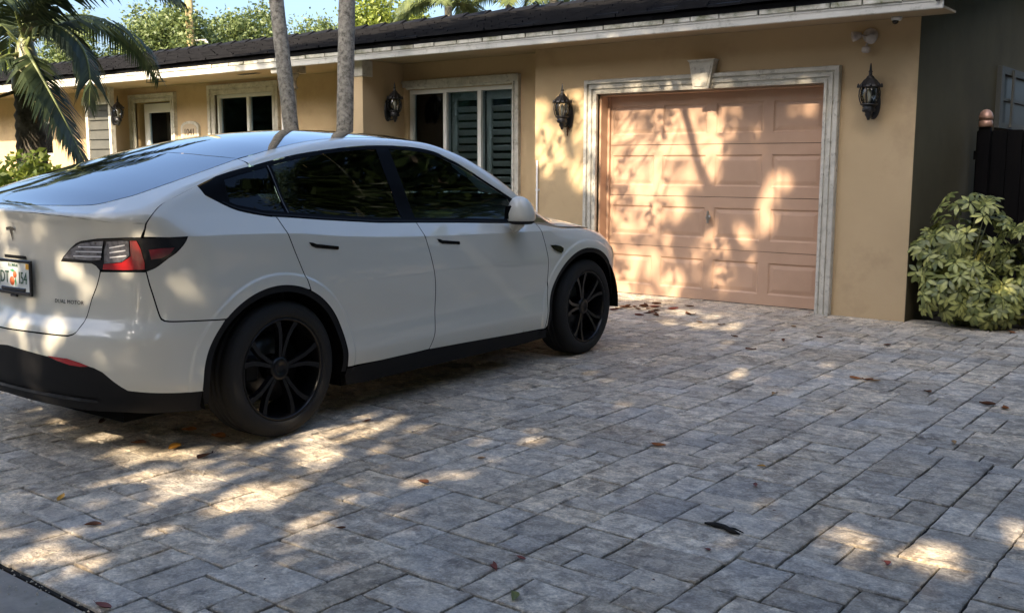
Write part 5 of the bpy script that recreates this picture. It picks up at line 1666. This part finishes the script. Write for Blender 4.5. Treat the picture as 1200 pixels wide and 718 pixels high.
# variegated umbrella-leaf bush by the house corner
m_var = leaf_mat('variegated_leaf', (.022, .05, .014), (.50, .50, .15), .2, .4)
def leaflet_rosette(seed, name='leaf'):
    q = random.Random(seed)
    V = []; F = []; tn = []
    n = q.choice((7, 8, 9))
    for k in range(n):
        a = 2 * math.pi * k / n + q.uniform(-.12, .12)
        ln = q.uniform(.085, .115); w_ = ln * .20; dr = q.uniform(.25, .85)
        d_ = Vector((math.cos(a), math.sin(a), 0)); s_ = Vector((-math.sin(a), math.cos(a), 0))
        cream = q.random() < .62
        ctr = []; 
        i0 = len(V)
        for f, wf in ((.12, .06), (.32, .62), (.58, 1.0), (.82, .72), (1.0, .05)):
            r_ = ln * f; z_ = .012 - dr * r_ * r_ * 6
            c_ = d_ * r_ + Vector((0, 0, z_))
            V += [c_ + s_ * w_ * wf + Vector((0, 0, .12 * w_ * wf)), c_, c_ - s_ * w_ * wf + Vector((0, 0, .12 * w_ * wf))]
            e = q.uniform(.08, .35)
            m_ = (q.uniform(.75, 1.0) if cream else q.uniform(.15, .45))
            tn += [e if cream and q.random() < .45 else m_ * .8, m_, e if cream and q.random() < .45 else m_ * .8]
        for r_ in range(4):
            o_ = i0 + r_ * 3
            F += [(o_, o_ + 1, o_ + 4, o_ + 3), (o_ + 1, o_ + 2, o_ + 5, o_ + 4)]
    me = bpy.data.meshes.new(name); me.from_pydata([tuple(v) for v in V], [], F)
    me.polygons.foreach_set('use_smooth', [True] * len(F))
    tone_attr(me, [(t, t, t, 1) for t in tn]); me.materials.append(m_var)
    return me
ROS = [leaflet_rosette(k) for k in range(10)]
def umbrella_bush(c_, lobes, n, label, seed):
    q = random.Random(seed)
    B_ = empty('umbrella_bush', (c_[0], c_[1], 0)); tag(B_, label, 'bush', 'variegated bushes by the house corner')
    tips = []
    while len(tips) < n:
        lc, lr = q.choice(lobes)
        d_ = Vector((q.gauss(0, 1), q.gauss(0, 1), q.gauss(.15, 1))).normalized()
        rad = q.uniform(.55, 1) ** .5
        p = Vector((lc[0] + d_.x * lr[0] * rad, lc[1] + d_.y * lr[1] * rad, lc[2] + d_.z * lr[2] * rad))
        if p.z < .06 or p.x + c_[0] < GR + .06 and p.y + c_[1] > D - .05: continue
        tips.append((p, d_))
    b = MB()
    for p, d_ in tips[::4]:
        b.tube([(q.uniform(-.06, .06), q.uniform(-.06, .06), 0), (p.x * .3, p.y * .3, p.z * .55), (p.x, p.y, p.z - .03)], [.014, .009, .003], 5)
    b.build('stem', mat('green_stem', (.09, .10, .04), .7), B_)
    for p, d_ in tips:
        o = link('leaf', ROS[q.randrange(10)], B_)
        nrm = (d_ * .8 + Vector((q.gauss(0, .35), q.gauss(0, .35) - .5, .55))).normalized()
        qt = nrm.to_track_quat('Z', 'Y')
        o.rotation_mode = 'QUATERNION'
        from mathutils import Quaternion
        o.rotation_quaternion = qt @ Quaternion((0, 0, 1), q.uniform(0, 6.28))
        o.location = p
        s_ = q.uniform(.75, 1.15); o.scale = (s_, s_, s_)
umbrella_bush((-2.30, 9.38, 0), [((0, 0, .78), (.34, .30, .42)), ((-.30, .05, .56), (.24, .26, .28)), ((-.02, -.15, .32), (.34, .28, .30)), ((.18, -.1, .20), (.30, .26, .18))], 270, 'variegated cream and green umbrella-leaf bush against the house corner', 4)
umbrella_bush((-1.78, 9.65, 0), [((0, 0, .62), (.36, .34, .38)), ((.35, .1, .60), (.34, .3, .36)), ((.0, -.15, .30), (.40, .28, .28)), ((.4, -.1, .30), (.36, .28, .28))], 260, 'fuller variegated umbrella-leaf bush in front of the dark fence', 9)

# ------------------------------------------------------------------ grass and debris
gx = nrng.uniform(-9.5, -6.30, 2600); gy = nrng.uniform(1.6, 6.5, 2600)
gp_ = np.stack([gx, gy, np.full(2600, -.02)], -1)
dd = nrng.normal(size=(2600, 3)) * .35; dd[:, 2] = 1; dd /= np.linalg.norm(dd, axis=1)[:, None]
ll = nrng.uniform(.05, .13, 2600)[:, None]; sd = np.cross(dd, nrng.normal(size=(2600, 3))); sd /= np.linalg.norm(sd, axis=1)[:, None]
V = np.stack([gp_ - sd * .006, gp_ + dd * ll * .6 - sd * .005, gp_ + dd * ll, gp_ + dd * ll * .6 + sd * .005], 1).reshape(-1, 3)
tag(link('grass', quads_mesh('grass', V, 2600, m_lf_hedge, np.clip(nrng.normal(.35, .2, 2600), 0, 1))), 'tufts of grass along the left edge of the driveway', 'grass', None, 'stuff')
# gravelly crumbs along the street edge
nd = 900
ex = nrng.uniform(-6.5, 2.6, nd); ey = 1.535 + np.abs(nrng.normal(0, .055, nd)) * -1 + .02
b = MB()
for x_, y_ in zip(ex, ey):
    s_ = rng.uniform(.002, .007)
    z_ = -.011
    pts = [(x_ + s_ * rng.uniform(.5, 1.2) * math.cos(a), y_ + s_ * rng.uniform(.5, 1.2) * math.sin(a), z_) for a in (0, 1.6, 3.1, 4.7)]
    b.add(pts + [(x_, y_, z_ + s_)], [(0, 1, 4), (1, 2, 4), (2, 3, 4), (3, 0, 4), (3, 2, 1, 0)])
tag(b.build('gravel', mat('pale_grit', (.42, .39, .32), .9, .2)), 'pale grit and crumbs gathered along the street edge', 'gravel', None, 'stuff')

# fallen leaves: curled, each its own thing
LM = {'brown': mat('leaf_brown', (.14, .055, .022), .7, .3, var=(.08, .03, .014), vscale=30), 'orange': mat('leaf_orange', (.38, .14, .03), .6, .3, var=(.24, .075, .02), vscale=30),
      'tan': mat('leaf_tan', (.38, .24, .11), .7, .3, var=(.26, .15, .07), vscale=30), 'red': mat('leaf_red', (.17, .045, .03), .6, .3), 'green': mat('leaf_green', (.13, .14, .03), .5, .3), 'yellow': mat('leaf_yellow', (.50, .26, .035), .6, .3)}
def leaf_me(seed, m, L=.092, asp=.42):
    q = random.Random(seed); V = []; F = []
    n = 7; cv = q.uniform(.5, 1.6); tw_ = q.uniform(-.5, .5); bend = q.uniform(-.8, .8)
    for i in range(n):
        f = i / (n - 1); w_ = L * asp * .5 * math.sin(math.pi * min(1, .04 + f * .96)) ** .8 + .0008
        x_ = (f - .5) * L; y_ = bend * L * (f - .5) ** 2
        for s_ in (-1, -.5, 0, .5, 1):
            z_ = .004 + cv * w_ * abs(s_) ** 1.6 * .8 + tw_ * x_ * s_ * .4 + .10 * L * (f - .5) ** 2 * 4 * q.uniform(.6, 1)
            V.append((x_, y_ + s_ * w_, z_))
    mn = min(v[2] for v in V); V = [(a, c_, z_ - mn + .0005) for a, c_, z_ in V]
    for i in range(n - 1):
        for j in range(4):
            o_ = i * 5 + j; F.append((o_, o_ + 1, o_ + 6, o_ + 5))
    # stalk
    k = len(V); V += [(L * .5, bend * L * .25 - .0012, .003), (L * .5, bend * L * .25 + .0012, .003), (L * .72, bend * L * .4 + .001, .010), (L * .72, bend * L * .4 - .001, .010)]
    F.append((k, k + 1, k + 2, k + 3))
    me = bpy.data.meshes.new('fallen_leaf'); me.from_pydata(V, [], F); me.polygons.foreach_set('use_smooth', [True] * len(F)); me.materials.append(m)
    return me
LMESH = {c_: [leaf_me(s_ * 13 + len(c_), LM[c_]) for s_ in range(4)] for c_ in LM}
def gpt(px, py):
    d_ = fw + r2 * ((px - 600) / FPX) + u2 * ((359 - py) / FPX)
    t = -CAMH / d_.z
    return d_.x * t, d_.y * t
def leaf(x_, y_, c_, label, grp, s_=1, rz=None):
    o = link('fallen_leaf', LMESH[c_][rng.randrange(4)])
    o.location = (x_, y_, .0035); o.rotation_euler = (rng.uniform(-.12, .12), rng.uniform(-.12, .12), rng.uniform(0, 6.28) if rz is None else rz); o.scale = (s_, s_, s_)
    tag(o, label, 'leaf', grp)
for k in range(26):
    px_, py_ = rng.gauss(752, 22), rng.gauss(363, 4.0)
    x_, y_ = gpt(px_, py_)
    leaf(x_, y_, rng.choice(('brown', 'brown', 'brown', 'brown', 'red')), 'dry curled leaf in the scattered pile before the garage door', 'leaf pile before the garage door', rng.uniform(.85, 1.35))
for px_, py_ in ((845, 381), (905, 388), (918, 400), (930, 383), (960, 396), (880, 410), (1040, 405), (985, 400), (860, 395), (820, 378)):
    x_, y_ = gpt(px_, py_)
    leaf(x_, y_, rng.choice(('brown', 'tan', 'brown')), 'small dry leaf lying along the foot of the garage front', 'leaves along the garage front', rng.uniform(.5, .9))
for px_, py_, c_, s_ in ((1003, 444, 'orange', 1.0), (1018, 446, 'brown', .9), (1026, 447, 'tan', .8)):
    x_, y_ = gpt(px_, py_); leaf(x_, y_, c_, 'dry leaf in the trio of leaves on the open drive', 'trio of leaves on the drive', s_)
for px_, py_, c_, s_, lb in ((1157, 475, 'brown', .95, 'brown curled leaf beside a bright orange leaf on the drive'), (1177, 479, 'orange', 1.0, 'bright orange leaf near the drive edge below the umbrella bush'),
        (770, 523, 'orange', .9, 'orange brown curled leaf alone on grey paving beyond the twig'), (497, 566, 'brown', .85, 'dark brown leaf alone on the paving beside the rear wheel side'),
        (205, 526, 'yellow', 1.0, 'yellow leaf lying behind the rear wheel in sunlight'), (256, 513, 'orange', 1.0, 'orange leaf tucked against the rear tyre'),
        (240, 535, 'brown', 1.0, 'dark brown leaf between the yellow leaf and the tyre'), (72, 584, 'yellow', .7, 'small yellow leaf on the paving behind the bumper corner'),
        (109, 616, 'brown', .75, 'brown oval leaf near the street edge of the drive'), (578, 666, 'red', .6, 'reddish leaf on the near grey stones'),
        (604, 700, 'green', .7, 'green and yellow leaf on the near stones'), (893, 547, 'yellow', .5, 'small yellow leaf beyond the twig'), (885, 569, 'red', .5, 'small red brown leaf beyond the twig'),
        (829, 645, 'red', .4, 'tiny red leaf just below the dark twig'), (1040, 662, 'red', .6, 'reddish leaf in the bright sun spot'), (564, 538, 'tan', .5, 'small pale leaf scrap on the middle of the drive'),
        (1118, 520, 'tan', .6, 'pale tan leaf on the right half of the drive'), (121, 495, 'brown', .8, 'dark leaf in the shade under the rear bumper'), (163, 520, 'brown', .8, 'brown leaf in the bumper shadow'),
        (222, 505, 'orange', .8, 'orange leaf lying beneath the rear overhang'), (1088, 460, 'brown', .7, 'brown leaf beside the curled dry leaves'), (907, 462, 'tan', .6, 'pale leaf near the round sun spot'),
        (430, 494, 'brown', .6, 'thin brown leaf beside the car shadow'), (400, 620, 'brown', .4, 'tiny brown scrap on the near paving'), (1165, 455, 'tan', .5, 'small pale scrap near the right paving'),
        (120, 712, 'red', .8, 'reddish leaf caught at the street edge'), (1185, 390, 'orange', .7, 'orange leaf under the umbrella bush'), (610, 655, 'red', .5, 'long red sliver of leaf on the near stones')):
    x_, y_ = gpt(px_, py_); leaf(x_, y_, c_, lb, None, s_)
# crumbs of leaf litter caught in the joints and along the garage foot
b = MB(); q = random.Random(31)
for k in range(420):
    if k < 190: x_, y_ = q.uniform(-6.2, -2.4), 9.2 - abs(q.gauss(0, .35))
    else: x_, y_ = q.uniform(-5.5, 1.5), q.uniform(1.7, 8.8)
    s_ = q.uniform(.003, .011); a = q.uniform(0, 6.28)
    ca, sa = math.cos(a) * s_, math.sin(a) * s_
    z_ = .004 + q.uniform(0, .003)
    b.add([(x_ - ca, y_ - sa, z_), (x_ + sa * .4, y_ - ca * .4, z_ + .002), (x_ + ca, y_ + sa, z_), (x_ - sa * .4, y_ + ca * .4, z_ + .003)], [(0, 1, 2, 3)])
tag(b.build('leaf_litter', LM['brown']), 'crumbs of brown leaf litter strewn over the driveway', 'litter', None, 'stuff')
# broken twig of bark
x_, y_ = gpt(845, 620)
tw_ = empty('bark_twig', (x_, y_, .0), R(-18)); tag(tw_, 'dark broken strip of bark lying on the near paving', 'twig')
b = MB(); b.tube([(-.075, -.012, .006), (-.03, .0, .011), (.01, .006, .012), (.05, .002, .010), (.085, .012, .006)], [.004, .011, .010, .009, .003], 7, jit=.25); b.build('bark_strip', mat('wet_bark', (.02, .018, .016), .8, .2), tw_)
b = MB(); b.tube([(.02, .004, .012), (.05, .022, .014), (.09, .025, .010)], [.005, .004, .002], 6); b.build('splinter', MATS['wet_bark'], tw_)
